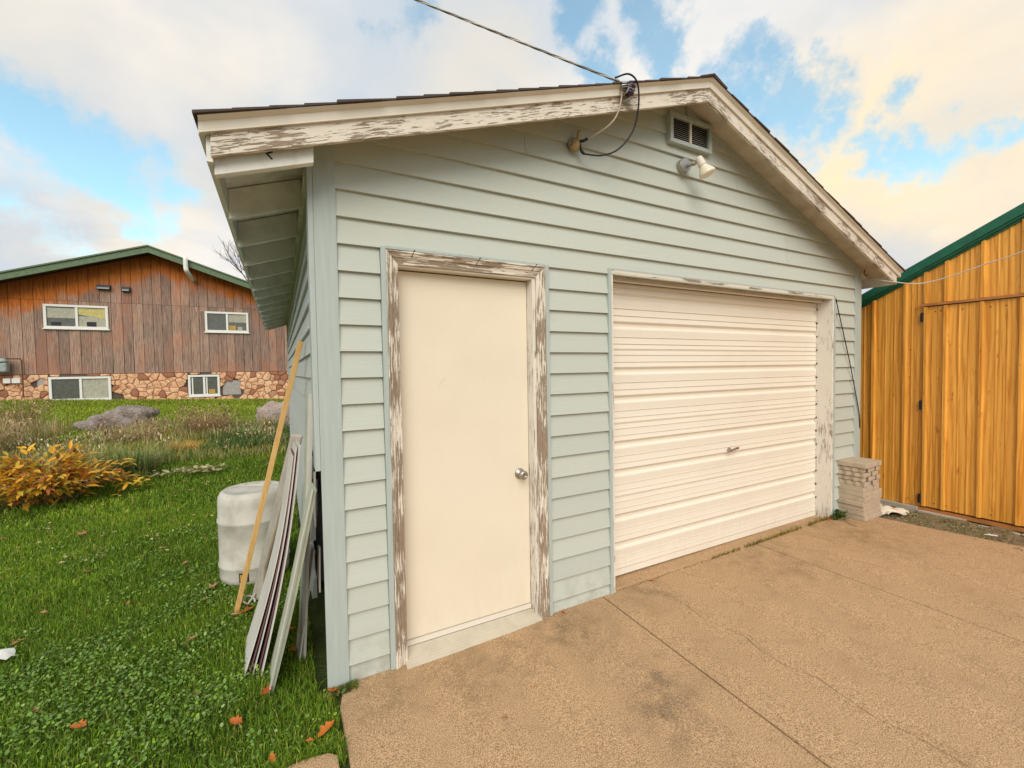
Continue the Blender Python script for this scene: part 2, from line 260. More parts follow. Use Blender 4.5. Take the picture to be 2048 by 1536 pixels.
# ------------------------------------------------------------------ mesh helpers
BASE = {}
def tag(o, label=None, cat=None, group=None, kind=None):
    if label: o['label'] = label
    if cat: o['category'] = cat
    if group: o['group'] = group
    if kind: o['kind'] = kind
    return o
def link(o): scene.collection.objects.link(o); return o
def empty(name, loc=(0, 0, 0)):
    o = link(bpy.data.objects.new(name, None)); o.location = loc; BASE[o.name] = Vector(loc); o.empty_display_size = .1; return o
def thing(name, label, cat, loc=(0, 0, 0), group=None): return tag(empty(name, loc), label, cat, group)
class MB:
    def __init__(s): s.v = []; s.f = []
    def add(s, vs, fs):
        b = len(s.v); s.v += [tuple(x) for x in vs]; s.f += [tuple(i+b for i in f) for f in fs]; return s
    def box(s, x0, x1, y0, y1, z0, z1):
        return s.add([(x0, y0, z0), (x1, y0, z0), (x1, y1, z0), (x0, y1, z0), (x0, y0, z1), (x1, y0, z1), (x1, y1, z1), (x0, y1, z1)],
                     [(0, 3, 2, 1), (4, 5, 6, 7), (0, 1, 5, 4), (1, 2, 6, 5), (2, 3, 7, 6), (3, 0, 4, 7)])
    def bar(s, p, q, wx, wy, up=(0, 0, 1)):     # a stick of section wx x wy from p to q
        p = Vector(p); q = Vector(q); d = (q-p).normalized(); a = d.cross(Vector(up)).normalized(); b = a.cross(d)
        vs = [c + a*i*wx/2 + b*j*wy/2 for c in (p, q) for i, j in ((-1, -1), (1, -1), (1, 1), (-1, 1))]
        return s.add(vs, [(0, 1, 2, 3), (7, 6, 5, 4), (0, 4, 5, 1), (1, 5, 6, 2), (2, 6, 7, 3), (3, 7, 4, 0)])
    def prism(s, pts, off):     # pts: planar loop of 3D points; off: extrusion vector
        n = len(pts); o = Vector(off); vs = [Vector(p) for p in pts]+[Vector(p)+o for p in pts]
        return s.add(vs, [tuple(range(n)), tuple(range(2*n-1, n-1, -1))]+[(i, n+i, n+(i+1) % n, (i+1) % n) for i in range(n)])
    def tube(s, pts, r, n=8, cap=True):
        pts = [Vector(p) for p in pts]; rs = r if isinstance(r, (list, tuple)) else [r]*len(pts); vs = []; fs = []; ref = None
        for i, p in enumerate(pts):
            d = (pts[min(i+1, len(pts)-1)]-pts[max(i-1, 0)]).normalized()
            if ref is None: ref = d.orthogonal().normalized()
            a = (ref-d*ref.dot(d)).normalized(); ref = a; b = d.cross(a)
            vs += [p+(a*math.cos(2*math.pi*k/n)+b*math.sin(2*math.pi*k/n))*rs[i] for k in range(n)]
        for i in range(len(pts)-1):
            for k in range(n): fs.append((i*n+k, i*n+(k+1) % n, (i+1)*n+(k+1) % n, (i+1)*n+k))
        if cap: fs += [tuple(range(n-1, -1, -1)), tuple((len(pts)-1)*n+k for k in range(n))]
        return s.add(vs, fs)
    def lathe(s, prof, c, d=(0, 0, 1), n=24):    # prof: (radius, along)
        d = Vector(d).normalized(); a = d.orthogonal().normalized(); b = d.cross(a); c = Vector(c); vs = []; fs = []
        for r, h in prof: vs += [c+d*h+(a*math.cos(2*math.pi*k/n)+b*math.sin(2*math.pi*k/n))*max(r, 1e-4) for k in range(n)]
        for i in range(len(prof)-1):
            for k in range(n): fs.append((i*n+k, i*n+(k+1) % n, (i+1)*n+(k+1) % n, (i+1)*n+k))
        return s.add(vs, fs)
    def build(s, name, mat, parent=None, loc=None, bevel=0, smooth=False):
        if parent is not None: base = BASE[parent.name]
        elif loc is not None: base = Vector(loc)
        else:
            A = np.array(s.v); base = Vector(((A[:, 0].min()+A[:, 0].max())/2, (A[:, 1].min()+A[:, 1].max())/2, A[:, 2].min()))
        me = bpy.data.meshes.new(name); me.from_pydata([(x-base.x, y-base.y, z-base.z) for x, y, z in s.v], [], s.f)
        me.materials.append(M[mat]); o = link(bpy.data.objects.new(name, me))
        import bmesh
        bm = bmesh.new(); bm.from_mesh(me); bmesh.ops.recalc_face_normals(bm, faces=bm.faces); bm.to_mesh(me); bm.free()
        if smooth: me.polygons.foreach_set('use_smooth', [True]*len(me.polygons))
        if parent is not None: o.parent = parent
        else: o.location = base
        BASE[o.name] = base
        if bevel:
            m = o.modifiers.new('bevel', 'BEVEL'); m.width = bevel; m.segments = 2; m.limit_method = 'ANGLE'
        return o
def box(name, mat, parent, *a, bevel=0): return MB().box(*a).build(name, mat, parent, bevel=bevel)
def clip(poly, nx, nz, c):   # keep nx*x+nz*z<=c
    out = []
    for i in range(len(poly)):
        p = poly[i]; q = poly[(i+1) % len(poly)]; dp = nx*p[0]+nz*p[1]-c; dq = nx*q[0]+nz*q[1]-c
        if dp <= 0: out.append(p)
        if (dp < 0 < dq) or (dq < 0 < dp): t = dp/(dp-dq); out.append((p[0]+(q[0]-p[0])*t, p[1]+(q[1]-p[1])*t))
    return out
def gh(x, y): return min(max((y-3)/15, 0), 1)*(.54-.041*min(max(x, -12), 4))
def catmull(pts, n=8):
    P = [Vector(p) for p in pts]; P = [P[0]*2-P[1]]+P+[P[-1]*2-P[-2]]; out = []
    for i in range(1, len(P)-2):
        for k in range(n):
            t = k/n; a, b, c, d = P[i-1:i+3]
            out.append(.5*((2*b)+(c-a)*t+(2*a-5*b+4*c-d)*t*t+(3*b-a-3*c+d)*t**3))
    out.append(P[-2]); return out

# ------------------------------------------------------------------ the setting
xs = sorted(set([-400, -200, -100, -60, -30]+[i*.5 for i in range(-40, 21)]+[12, 16, 25, 50, 100, 200, 400]))
ys = sorted(set([-400, -200, -80, -40, -20]+[i*.5 for i in range(-24, 45)]+[25, 30, 50, 100, 200, 400]))
g = MB(); g.v = [(x, y, gh(x, y)-.03) for y in ys for x in xs]
nx = len(xs); g.f = [(j*nx+i, j*nx+i+1, (j+1)*nx+i+1, (j+1)*nx+i) for j in range(len(ys)-1) for i in range(nx-1)]
tag(g.build('ground', 'lawn_soil', loc=(0, 0, 0), smooth=True), kind='structure')

dz = lambda x: .012*x
def slab_poly(name, loop, th=.10, parent=None, mat='drive_concrete', bevel=.006, fz=dz):
    m = MB(); n = len(loop); vs = [(x, y, fz(x)) for x, y in loop]+[(x, y, fz(x)-th) for x, y in loop]
    m.add(vs, [tuple(range(n)), tuple(range(2*n-1, n-1, -1))]+[(i, n+i, n+(i+1) % n, (i+1) % n) for i in range(n)])
    return m.build(name, mat, parent, bevel=bevel)
drive = tag(empty('driveway'), kind='structure')
c0 = [(.16, -.004), (.10, -.03), (.06, -.08), (.042, -.16)]
slab_poly('slab', [(.30, -.004)]+c0+[(.040, -9), (1.63, -9), (1.70, -1.44), (1.766, -.004)], parent=drive)
crk = [(2.185, -.004)]+[(2.16+.02*math.sin(i*1.7)+.012*math.sin(i*4.1), -.14-i*.13) for i in range(14)]+[(2.13, -4), (2.1, -9)]
cg = [0.0]+[.0009+.0022*min(1, i/3)*(1 if i % 3 else .4) for i in range(14)]+[.002, .002]
L = [(x-g_, y) for (x, y), g_ in zip(crk, cg)]; Rr = [(x+g_, y) for (x, y), g_ in zip(crk, cg)]
m = MB()
for loop in ([(1.774, -.004), (1.708, -1.44), (1.638, -9)]+L[::-1], Rr+[(3.394, -9), (3.446, -1.594), (3.478, -.004)]):
    n = len(loop); m.add([(x, y, dz(x)) for x, y in loop]+[(x, y, dz(x)-.1) for x, y in loop], [tuple(range(n)), tuple(range(2*n-1, n-1, -1))]+[(i, n+i, n+(i+1) % n, (i+1) % n) for i in range(n)])
m.build('slab', 'drive_concrete', drive)
slab_poly('slab', [(3.497, -.004), (3.465, -1.594), (3.413, -9), (5.6, -9), (5.40, -2.0), (5.27, -1.2), (5.18, -.7), (5.13, -.3), (5.14, .05), (4.9, .05), (4.9, -.004)], parent=drive)
MB().add([(.05, -8.9, -.04), (5.1, -8.9, 0), (5.1, -.01, 0), (.05, -.01, -.04)], [(0, 1, 2, 3)]).build('joint_bed', 'dark_hollow', drive)
tag(slab_poly('path', [(-.03, -.40), (-.12, -.385), (-1.5, -.42), (-1.6, -2.5), (.0, -2.5), (.002, -.43)], fz=lambda x: -.004), kind='structure')
tag(slab_poly('doorway_apron', [(1.865, .20), (4.70, .20), (4.70, -.000), (1.865, -.000)], th=.1, fz=lambda x: .028+.006*(x-1.8), mat='drive_concrete'), kind='structure')
# soil strip at the barn
m = MB(); NX, NY = 14, 90
for j in range(NY+1):
    for i in range(NX+1):
        x = 5.10+i*.75/NX; y = 1.4-j*7/NY; m.v.append((x, y, .045+.012*math.sin(x*31+y*7)+.012*math.sin(y*23-x*9)+random.uniform(-.006, .006)-.02*(i == 0)))
m.f = [(j*(NX+1)+i, j*(NX+1)+i+1, (j+1)*(NX+1)+i+1, (j+1)*(NX+1)+i) for j in range(NY) for i in range(NX)]
tag(m.build('soil_bed', 'bare_soil', loc=(0, 0, 0), smooth=True), kind='structure')

# ------------------------------------------------------------------ garage
PKX, PKZ, SL, SR = 2.586, 3.64, .3403, .371
def rt(x): return PKZ-(SL*(PKX-x) if x < PKX else SR*(x-PKX))      # top line of the roof edge
LEN = 7.25; WX = 5.235; e = .135; ZT = 2.2548
gar = thing('garage', 'pale grey-green lap-sided gable garage with cream entry door and ribbed overhead door', 'garage')
def under(poly, k):      # keep below the roof underside rt(x)-k
    poly = clip(poly, -SL, 1, PKZ-SL*PKX-k)
    return clip(poly, SR, 1, PKZ+SR*PKX-k)
def rng_cut(a, b, cuts):
    out = []; s = a
    for c0_, c1_ in cuts:
        if s < c0_: out.append((s, min(c0_, b)))
        s = max(s, c1_)
    if s < b: out.append((s, b))
    return out
def course(z0, z1, x0, x1):
    poly = under([(x0, z0), (x1, z0), (x1, z1+.012), (x0, z1+.012)], .048)
    if len(poly) < 3: return
    yf = lambda z: -(.003+.021*max(0, (z1-z))/e)
    n = len(poly); vs = [(x, yf(z) if z < z1+.001 else -.002, z) for x, z in poly]+[(x, .012, z) for x, z in poly]
    MB().add(vs, [tuple(range(n)), tuple(range(2*n-1, n-1, -1))]+[(i, n+i, n+(i+1) % n, (i+1) % n) for i in range(n)]).build('siding_board', 'siding_paint', gar)
seams = {-7: 3.200, -6: 3.215, -3: 3.915, -2: 3.93, -10: 2.10, -9: 2.104, -5: 1.2}
for k in range(-11, 18):
    z1 = ZT-(k-1)*e if k > -99 else 0; z0 = ZT-k*e; z0 = max(z0, .004)
    # band between line k (bottom) and k-1 (top)
    if z1 <= .004: continue
    cuts = [(.0, .0)]
    if z0 < 2.24: cuts = [(.312, 1.352), (1.836, 4.752)]
    for a0, b0 in rng_cut(.104, 5.137, cuts):
        s_ = seams.get(k)
        if s_ and a0 < s_ < b0: course(z0, z1, a0, s_-.0012); course(z0, z1, s_+.0012, b0)
        else: course(z0, z1, a0, b0)
# side wall boards (facing -X)
for k in range(-4, 18):
    z1 = ZT-(k-1)*e; z0 = max(ZT-k*e, .004)
    if z1 <= .004 or z0 > 2.66: continue
    z1 = min(z1, 2.68); j = 2.2+((k*37) % 11)*.3; ys0 = .102 if z0 > 1.05 else .95+.18*math.sin(k*2.3)
    for y0, y1 in ((ys0, j), (j+.003, LEN-.1)):
        MB().add([(-.020, y0, z0), (-.003, y0, z1), (.012, y0, z1), (.012, y0, z0), (-.020, y1, z0), (-.003, y1, z1), (.012, y1, z1), (.012, y1, z0)],
                 [(0, 1, 2, 3), (7, 6, 5, 4), (0, 4, 5, 1), (1, 5, 6, 2), (2, 6, 7, 3), (3, 7, 4, 0)]).build('siding_board', 'side_siding_paint', gar)
# wall core with the two openings
m = MB()
def wprism(poly, y0=.013, y1=.11): m.prism([(x, y0, z) for x, z in poly], (0, y1-y0, 0))
wprism([(.012, 0), (.345, 0), (.345, 2.25), (.012, 2.25)]); wprism([(1.318, 0), (1.862, 0), (1.862, 2.25), (1.318, 2.25)]); wprism([(4.722, 0), (5.22, 0), (5.22, 2.25), (4.722, 2.25)])
wprism(under([(.012, 2.262), (5.22, 2.262), (5.22, 4), (.012, 4)], .09), .013, .05)
m.box(.013, .1, 1.25, LEN-.01, 0, 2.62); m.box(.013, .1, .11, 1.25, 1.12, 2.62); m.box(5.13, 5.23, .11, LEN-.01, 0, 2.6)
m.build('wall', 'wall_core', gar); box('cavity_shade_sheet', 'dark_hollow', gar, .12, .14, .11, 1.3, 0, 1.2)  # near-black sheet puts the shade inside the broken wall gap into colour
for q, (ya, za, zb) in enumerate(((.30, .80, .98), (.42, .70, 1.0), (.22, .40, .62))): MB().prism([(-.012, ya, za), (-.012, ya+.10, za+.06), (-.004, ya+.12, zb), (-.006, ya, zb+.03)], (.008, 0, 0)).build('broken_siding', 'sheet_pale', gar)
m = MB(); wprism(under([(.012, 0), (5.22, 0), (5.22, 4), (.012, 4)], .09), LEN-.1, LEN); m.build('back_wall', 'siding_paint', gar)
box('floor', 'block_concrete', gar, .1, 5.13, .2, LEN-.1, -.03, .02)
# corner boards
def cb(x0, x1, y0=-.026, y1=.0):
    MB().prism([(x0, y0, .005), (x1, y0, .005), (x1, y0, rt(x1)-.048), (x0, y0, rt(x0)-.048)], (0, y1-y0, 0)).build('corner_board', 'trim_paint', gar, bevel=.0025)
cb(0, .104); cb(5.137, 5.235)
box('corner_board', 'trim_paint', gar, -.026, -.0005, -.026, .1, 1.12, rt(0)-.11, bevel=.0025)
box('corner_board', 'trim_paint', gar, -.026, -.0005, LEN-.09, LEN, .0, rt(0)-.11)
box('corner_board', 'trim_paint', gar, 5.2352, 5.255, -.026, .1, .02, rt(5.25)-.11)
box('frieze_board', 'rafter_paint', gar, -.030, -.004, .10, LEN-.1, 2.585, 2.64)
# frieze along the right rake on the wall
x0, x1 = 2.62, 5.13
MB().prism([(x0, -.024, rt(x0)-.048), (x1, -.024, rt(x1)-.048), (x1, -.024, rt(x1)-.105), (x0, -.024, rt(x0)-.105)], (0, .023, 0)).build('frieze_board', 'trim_paint', gar)
# roof
YO = -.24; EL, ER = -.42, 5.52
def slope_box(name, mat, xa, xb, t0, t1, y0, y1, bevel=0):     # follows the roof line, between rt-t0 (top) and rt-t1
    return MB().prism([(xa, y0, rt(xa)-t0), (xb, y0, rt(xb)-t0), (xb, y0, rt(xb)-t1), (xa, y0, rt(xa)-t1)], (0, y1-y0, 0)).build(name, mat, gar, bevel=bevel)
roof = None
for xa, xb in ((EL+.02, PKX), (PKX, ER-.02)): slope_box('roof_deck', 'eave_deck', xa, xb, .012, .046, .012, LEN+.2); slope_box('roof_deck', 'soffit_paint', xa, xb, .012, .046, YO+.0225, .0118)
slope_box('rake_board', 'peeling_rake_left', -.385, PKX-.0005, .052, .146, YO, YO+.022, .0015); slope_box('rake_board', 'peeling_rake_right', PKX+.0005, 5.47, .052, .146, YO, YO+.022, .0015)
def drip(xa, xb):
    prof = [(-.036, 0), (-.040, .004), (-.018, .018), (-.014, .05), (-.014, .056), (.02, .056), (.02, 0)]
    m = MB(); n = len(prof); vs = [(x, YO+y, rt(x)-t) for x in (xa, xb) for y, t in prof]
    m.add(vs, [tuple(range(n)), tuple(range(2*n-1, n-1, -1))]+[(i, n+i, n+(i+1) % n, (i+1) % n) for i in range(n)]); m.build('drip_edge', 'cream_trim', gar)
drip(EL, PKX-.001); drip(PKX+.001, ER)
# eave fascia, rafters, seams of the deck
MB().prism([(EL+.018, YO+.02, rt(EL)-.02), (EL+.040, YO+.02, rt(EL)-.015), (EL+.040, YO+.02, rt(EL)-.150), (EL+.018, YO+.02, rt(EL)-.150)], (0, LEN+.4, 0)).build('eave_fascia', 'rafter_paint', gar)
MB().prism([(ER-.045, YO+.02, rt(ER)-.0), (ER-.02, YO+.02, rt(ER)-.01), (ER-.02, YO+.02, rt(ER)-.125), (ER-.045, YO+.02, rt(ER)-.125)], (0, LEN+.4, 0)).build('eave_fascia', 'rafter_paint', gar)
MB().prism([(EL-.004, YO-.0, rt(EL)-.002), (EL+.016, YO, rt(EL)+.002), (EL+.016, YO, rt(EL)-.056), (EL-.004, YO, rt(EL)-.056)], (0, LEN+.42, 0)).build('drip_edge', 'cream_trim', gar)
ymark = None
yy = -.175
while yy < LEN+.15:
    xa, xb = EL+.041, -.004 if yy < -.03 or yy > LEN else -.031
    slope_box('rafter', 'rafter_paint', xa, xb, .052, .205, yy-.02, yy+.02, .002); yy += .573
# a small dark check mark on the first rafter
m = MB(); m.bar((-.165, -.1965, 2.566), (-.190, -.1965, 2.552), .006, .002, (0, 1, 0)); m.bar((-.190, -.1967, 2.553), (-.168, -.1967, 2.533), .006, .002, (0, 1, 0)); m.build('pencil_mark', 'black_rubber', gar)
# shingle courses
for side in (0, 1):
    xe = EL-.015 if side == 0 else ER+.015; n = 23; dx = (PKX-xe)/n
    for i in range(n):
        xa = xe+dx*i; xb = xa+dx*1.5 if i < n-1 else PKX+dx*.1
        j = random.uniform(-.006, .006); ya = YO-.038-random.uniform(.004, .016); t = .010
        if side == 0 and xb > PKX: xb = PKX
        if side == 1 and xb < PKX: xb = PKX
        ra = rt(xa) if EL <= xa <= ER else rt(xa)
        MB().prism([(xa, ya, ra+.012+j*.3), (xb, ya, rt(xb)+.004), (xb, ya, rt(xb)-.001), (xa, ya, ra+.001)], (0, LEN+.48, 0)).build('shingle', 'shingle_grit', gar)
for i in range(26):
    y0 = YO-.05+i*.30
    MB().prism([(PKX-.14, y0, rt(PKX-.14)+.014), (PKX, y0, PKZ+.022), (PKX+.14, y0, rt(PKX+.14)+.014), (PKX+.14, y0, rt(PKX+.14)+.006), (PKX, y0, PKZ+.010), (PKX-.14, y0, rt(PKX-.14)+.006)], (0, .296, 0)).build('ridge_cap', 'shingle_grit', gar)

# entry door
dr = None
def casing(name, mat, pts_outer, pts_inner, axis):
    # moulded casing: three stepped bands between the outer and inner lines
    m = MB(); fr = [(0, -.036), (.12, -.040), (.2, -.034), (.45, -.030), (.5, -.024), (.85, -.019), (.9, -.024), (1, -.024)]
    (a0, a1), (b0, b1) = pts_outer, pts_inner; vs = []
    for t, y in fr:
        for A, B in ((a0, b0), (a1, b1)): vs.append((A[0]+(B[0]-A[0])*t, y, A[1]+(B[1]-A[1])*t))
    k = len(fr)*2; vs += [(a0[0], .02, a0[1]), (a1[0], .02, a1[1]), (b0[0], .02, b0[1]), (b1[0], .02, b1[1])]
    fs = [(2*i, 2*i+2, 2*i+3, 2*i+1) for i in range(len(fr)-1)]+[(0, 1, k+1, k), (k-2, k+2, k+3, k-1), (k, k+1, k+3, k+2)]
    fs += [tuple([2*i for i in range(len(fr))]+[k+2, k]), tuple([2*i+1 for i in range(len(fr))][::-1]+[k+1, k+3])]
    m.add(vs, fs); return m.build(name, mat, gar)
XL, XR, ZH = .341, 1.322, 2.247
casing('door_casing', 'peeling_z', ((XL, .005), (XL, ZH)), ((XL+.064, .005), (XL+.064, ZH-.070)), 'z')
casing('door_casing', 'peeling_z', ((XR, .005), (XR, ZH+.004)), ((XR-.064, .005), (XR-.064, ZH-.066)), 'z')
casing('door_casing', 'peeling_x', ((XL+.001, ZH), (XR-.001, ZH+.004)), ((XL+.065, ZH-.070), (XR-.065, ZH-.066)), 'x')
box('door_jamb', 'peeling_jamb', gar, XL+.012, XL+.066, .0205, .11, .03, 2.20); box('door_jamb', 'peeling_jamb', gar, 1.238, 1.31, -.012, .11, .03, 2.20); box('door_jamb', 'cream_trim', gar, XL+.067, 1.237, -.012, .11, 2.168, 2.21)
box('trim_strip', 'trim_paint', gar, .314, .3405, -.032, -.001, .006, 2.262); box('trim_strip', 'trim_paint', gar, 1.3225, 1.350, -.032, -.001, .006, 2.262)
box('trim_strip', 'trim_paint', gar, .3408, 1.3222, -.026, -.001, 2.2535, 2.268)
door = box('entry_door', 'door_paint', gar, .410, 1.235, .056, .098, .088, 2.162, bevel=.003)
box('door_sweep', 'cream_trim', door, .410, 1.235, .050, .098, .055, .083); box('door_gasket', 'dark_hollow', gar, .407, 1.2375, .07, .105, .03, 2.167)
m = MB(); m.lathe([(.0, -.0), (.034, 0), (.034, .006), (.026, .010), (.014, .014), (.013, .032), (.020, .040), (.027, .048), (.028, .060), (.022, .068), (.012, .070), (.011, .068), (0, .068)], (1.165, .0555, .945), (0, -1, 0), 28)
m.build('door_knob', 'steel', door, smooth=True)
m = MB()
m.bar((.66, .0552, 1.545), (.685, .0552, 1.565), .012, .0006, (0, 1, 0)); m.bar((.640, .0552, 1.525), (.66, .0552, 1.545), .012, .0006, (0, 1, 0)); m.build('tape_scrap', 'cream_trim', door)
m = MB(); m.bar((.925, .0552, 1.575), (.945, .0552, 1.530), .008, .0006, (0, 1, 0)); m.build('tape_scrap', 'cream_trim', door)
# ridged threshold
m = MB(); prof = [(.06, .048), (.05, .052)]
for i in range(7): y = .045-.016*i; z = .050-.0058*i; prof += [(y, z), (y-.010, z-.0035), (y-.012, z-.0065), (y-.015, z-.0065)]
prof += [(-.068, .008), (-.068, .002), (.06, .002)]
n = len(prof); m.add([(x, y, z) for x in (.392, 1.262) for y, z in prof], [tuple(range(n)), tuple(range(2*n-1, n-1, -1))]+[(i, n+i, n+(i+1) % n, (i+1) % n) for i in range(n)]); m.build('threshold', 'threshold_metal', gar)
for x in (.475, .853, 1.228): MB().tube([(x, -.02, 2.215), (x+.004, -.075, 2.240), (x+.005, -.079, 2.243)], .0022, 6).lathe([(0, 0), (.005, 0), (.005, .002), (0, .002)], (x+.005, -.079, 2.243), (0, -.8, .5), 8).build('nail', 'rust', gar)

# overhead door
od = box('door_header', 'peeling_head', gar, 1.862, 4.722, -.024, .14, 2.262, 2.284, bevel=.001)
box('door_header', 'cream_trim', gar, 1.88, 4.695, .06, .11, 2.235, 2.2615)
box('overhead_jamb', 'peeling_jamb', gar, 4.701, 4.724, -.024, .16, .03, 2.2615, bevel=.0015); box('overhead_jamb', 'peeling_jamb', gar, 1.862, 1.884, -.020, .16, .02, 2.2615, bevel=.0015)
box('trim_strip', 'trim_paint', gar, 4.7245, 4.752, -.028, -.001, .03, 2.290); box('trim_strip', 'trim_paint', gar, 1.836, 1.8615, -.030, -.001, .006, 2.290); box('trim_strip', 'trim_paint', gar, 1.8617, 4.7243, -.024, -.001, 2.2845, 2.296)
odoor = empty('overhead_door', (0, 0, 0)); odoor.parent = gar
SECH = .556; top = 1.742+SECH
for i in range(4):
    zt_ = 1.742+.5505-i*.5505; zb = zt_-.5505
    H = zt_-zb; pf = [(0, .0), (.012, .003)]
    def rib(f): return [(f-.006, .0), (f-.002, -.003), (f+.003, .005), (f+.012, .003)]
    def deep(f): return [(f-.03, -.002), (f-.022, .0005), (f+.004, .017), (f+.045, .017), (f+.075, -.002), (f+.082, -.003)]
    for f in (.07, .165): pf += rib(f)
    pf += deep(.262)
    for f in (.446, .54): pf += rib(f)
    pf += deep(.645)
    for f in (.83, .92): pf += rib(f)
    pf += [(.985, -.002), (1, .004)]
    Y0 = .125; pts = [(Y0+y, zt_-f*H) for f, y in pf]
    pts = [(y, z) for y, z in pts if z > .045 and z < 2.234]
    if i == 3: pts.append((Y0, .045))
    if i == 0: pts.insert(0, (Y0, 2.234))
    n = len(pts); m = MB()
    m.v = [(1.886, y, z) for y, z in pts]+[(4.699, y, z) for y, z in pts]+[(1.886, .155, pts[0][1]), (4.699, .155, pts[0][1]), (1.886, .155, pts[-1][1]), (4.699, .155, pts[-1][1])]
    m.f = [(k, k+1, n+k+1, n+k) for k in range(n-1)]+[(0, n, 2*n+1, 2*n), (n-1, 2*n-1, 2*n+3, 2*n+2), (2*n, 2*n+1, 2*n+3, 2*n+2)]
    m.build('door_section', 'curtain_paint', odoor)
m = MB(); m.lathe([(0, 0), (.022, 0), (.022, .006), (.010, .010), (.010, .030), (0, .032)], (3.315, .121, .868), (0, -1, 0), 18); m.bar((3.275, .092, .866), (3.395, .092, .882), .012, .012); m.bar((3.375, .092, .879), (3.405, .092, .883), .02, .016)
m.build('door_handle', 'steel', odoor, bevel=.001)
for k in range(16): 
    z = 2.17-k*.138; MB().lathe([(0, 0), (.008, 0), (.008, .008), (0, .008)], (4.692, .120, z), (1, 0, 0), 8).build('roller_wheel', 'dark_metal', odoor) if k % 1 == 0 and z > .1 else None

# gable vent
vent = empty('gable_vent', (0, 0, 0)); vent.parent = gar
X0, X1, Z0, Z1 = 2.408, 2.862, 3.262, 3.483
m = MB(); t = .030
for b in ((X0, X1, Z1-t, Z1), (X0, X1, Z0, Z0+t), (X0, X0+t, Z0+t, Z1-t), (X1-t, X1, Z0+t, Z1-t)): m.box(b[0], b[1], -.060, -.004, b[2], b[3])
m.build('vent_frame', 'trim_paint', vent, bevel=.002); box('mullion', 'cream_trim', vent, 2.626, 2.642, -.050, -.034, Z0+t, Z1-t); box('vent_back', 'dark_hollow', vent, X0+t, X1-t, -.030, -.024, Z0+t, Z1-t)
m = MB()
for k in range(11):
    z = Z0+t+.005+k*.0145
    for xa, xb in ((X0+t, 2.626), (2.642, X1-t)): m.prism([(xa, -.047, z), (xb, -.047, z), (xb, -.036, z+.0098), (xa, -.036, z+.0098)], (0, .002, .002))
tag(m.build('slat', 'cream_trim', vent), kind='stuff')

# ------------------------------------------------------------------ things on the garage
fl = thing('floodlight', 'single white floodlight bulb on a round junction box below the gable vent', 'light', (2.575, -.02, 3.06))
m = MB(); m.lathe([(0, 0), (.050, 0), (.052, .004), (.052, .042), (.046, .046), (0, .046)], (2.560, -.018, 3.115), (0, -1, 0), 28); m.build('junction_box', 'galvanised', fl, smooth=False, bevel=.001)
MB().lathe([(0, 0), (.050, 0), (.050, .005), (0, .006)], (2.560, -.064, 3.115), (0, -1, 0), 28).build('cover_plate', 'steel', fl)
MB().tube([(2.575, -.068, 3.115), (2.592, -.105, 3.11), (2.607, -.135, 3.125)], .011, 10).lathe([(.016, 0), (.018, .01), (.016, .02)], (2.592, -.105, 3.105), (0, 0, 1), 10).build('swivel_arm', 'galvanised', fl)
ax = Vector((.36, -.28, -.89)).normalized(); p = Vector((2.602, -.138, 3.150))
MB().lathe([(0, 0), (.018, 0), (.026, .008), (.028, .062), (.030, .064), (.030, .068), (0, .068)], p, ax, 24).build('lamp_socket', 'cream_trim', fl, smooth=False)
MB().lathe([(.024, .064), (.026, .075), (.050, .115), (.060, .135), (.059, .146), (.045, .153), (0, .156)], p, ax, 32).build('bulb', 'lamp_glass', fl, smooth=True)

conn = thing('service_fitting', 'small round electrical knob fitting on the siding left of the gable vent', 'electrical fitting', (1.55, -.02, 3.0))
MB().lathe([(0, 0), (.034, 0), (.036, .006), (.036, .020), (.02, .03), (.0, .032)], (1.548, -.018, 3.062), (0, -1, -.1), 22).build('knob', 'galvanised', conn)
MB().lathe([(0, 0), (.030, 0), (.030, .045), (.010, .055), (0, .055)], (1.552, -.05, 3.060), (-.2, -.2, -1), 18).build('conduit_cap', 'oven_brass', conn)
MB().tube([(1.570, -.055, 3.075), (1.572, -.062, 3.12), (1.578, -.06, 3.135)], .011, 10).build('tape_end', 'oven_brass', conn)
MB().tube([(1.575, -.06, 3.065), (1.60, -.075, 3.07), (1.625, -.08, 3.085)], .010, 8).tube([(1.578, -.06, 3.05), (1.585, -.075, 3.00), (1.600, -.08, 2.985)], .009, 8).build('wire_connector', 'black_rubber', conn)
ins = thing('insulator', 'dark purple spool insulator clamped on the weathered rake board', 'insulator', (1.79, -.27, 3.28))
MB().lathe([(0, 0), (.028, 0), (.032, .012), (.020, .022), (.020, .034), (.032, .044), (.028, .056), (0, .056)], (1.80, -.275, 3.305), (.1, -.3, 1), 20).build('spool', 'insulator_purple', ins, smooth=True)
MB().tube([(1.765, -.24, 3.30), (1.765, -.30, 3.30), (1.77, -.31, 3.32)], .006, 6).tube([(1.83, -.24, 3.32), (1.83, -.30, 3.33)], .006, 6).tube([(1.78, -.25, 3.27), (1.80, -.30, 3.275), (1.84, -.26, 3.30)], .007, 6).build('clevis', 'galvanised', ins)
MB().tube([(1.775+.045*math.cos(t*.8), -.29+.02*math.sin(t*.8), 3.315+.0016*t) for t in range(22)], .0035, 5).build('tie_wire', 'steel', ins)
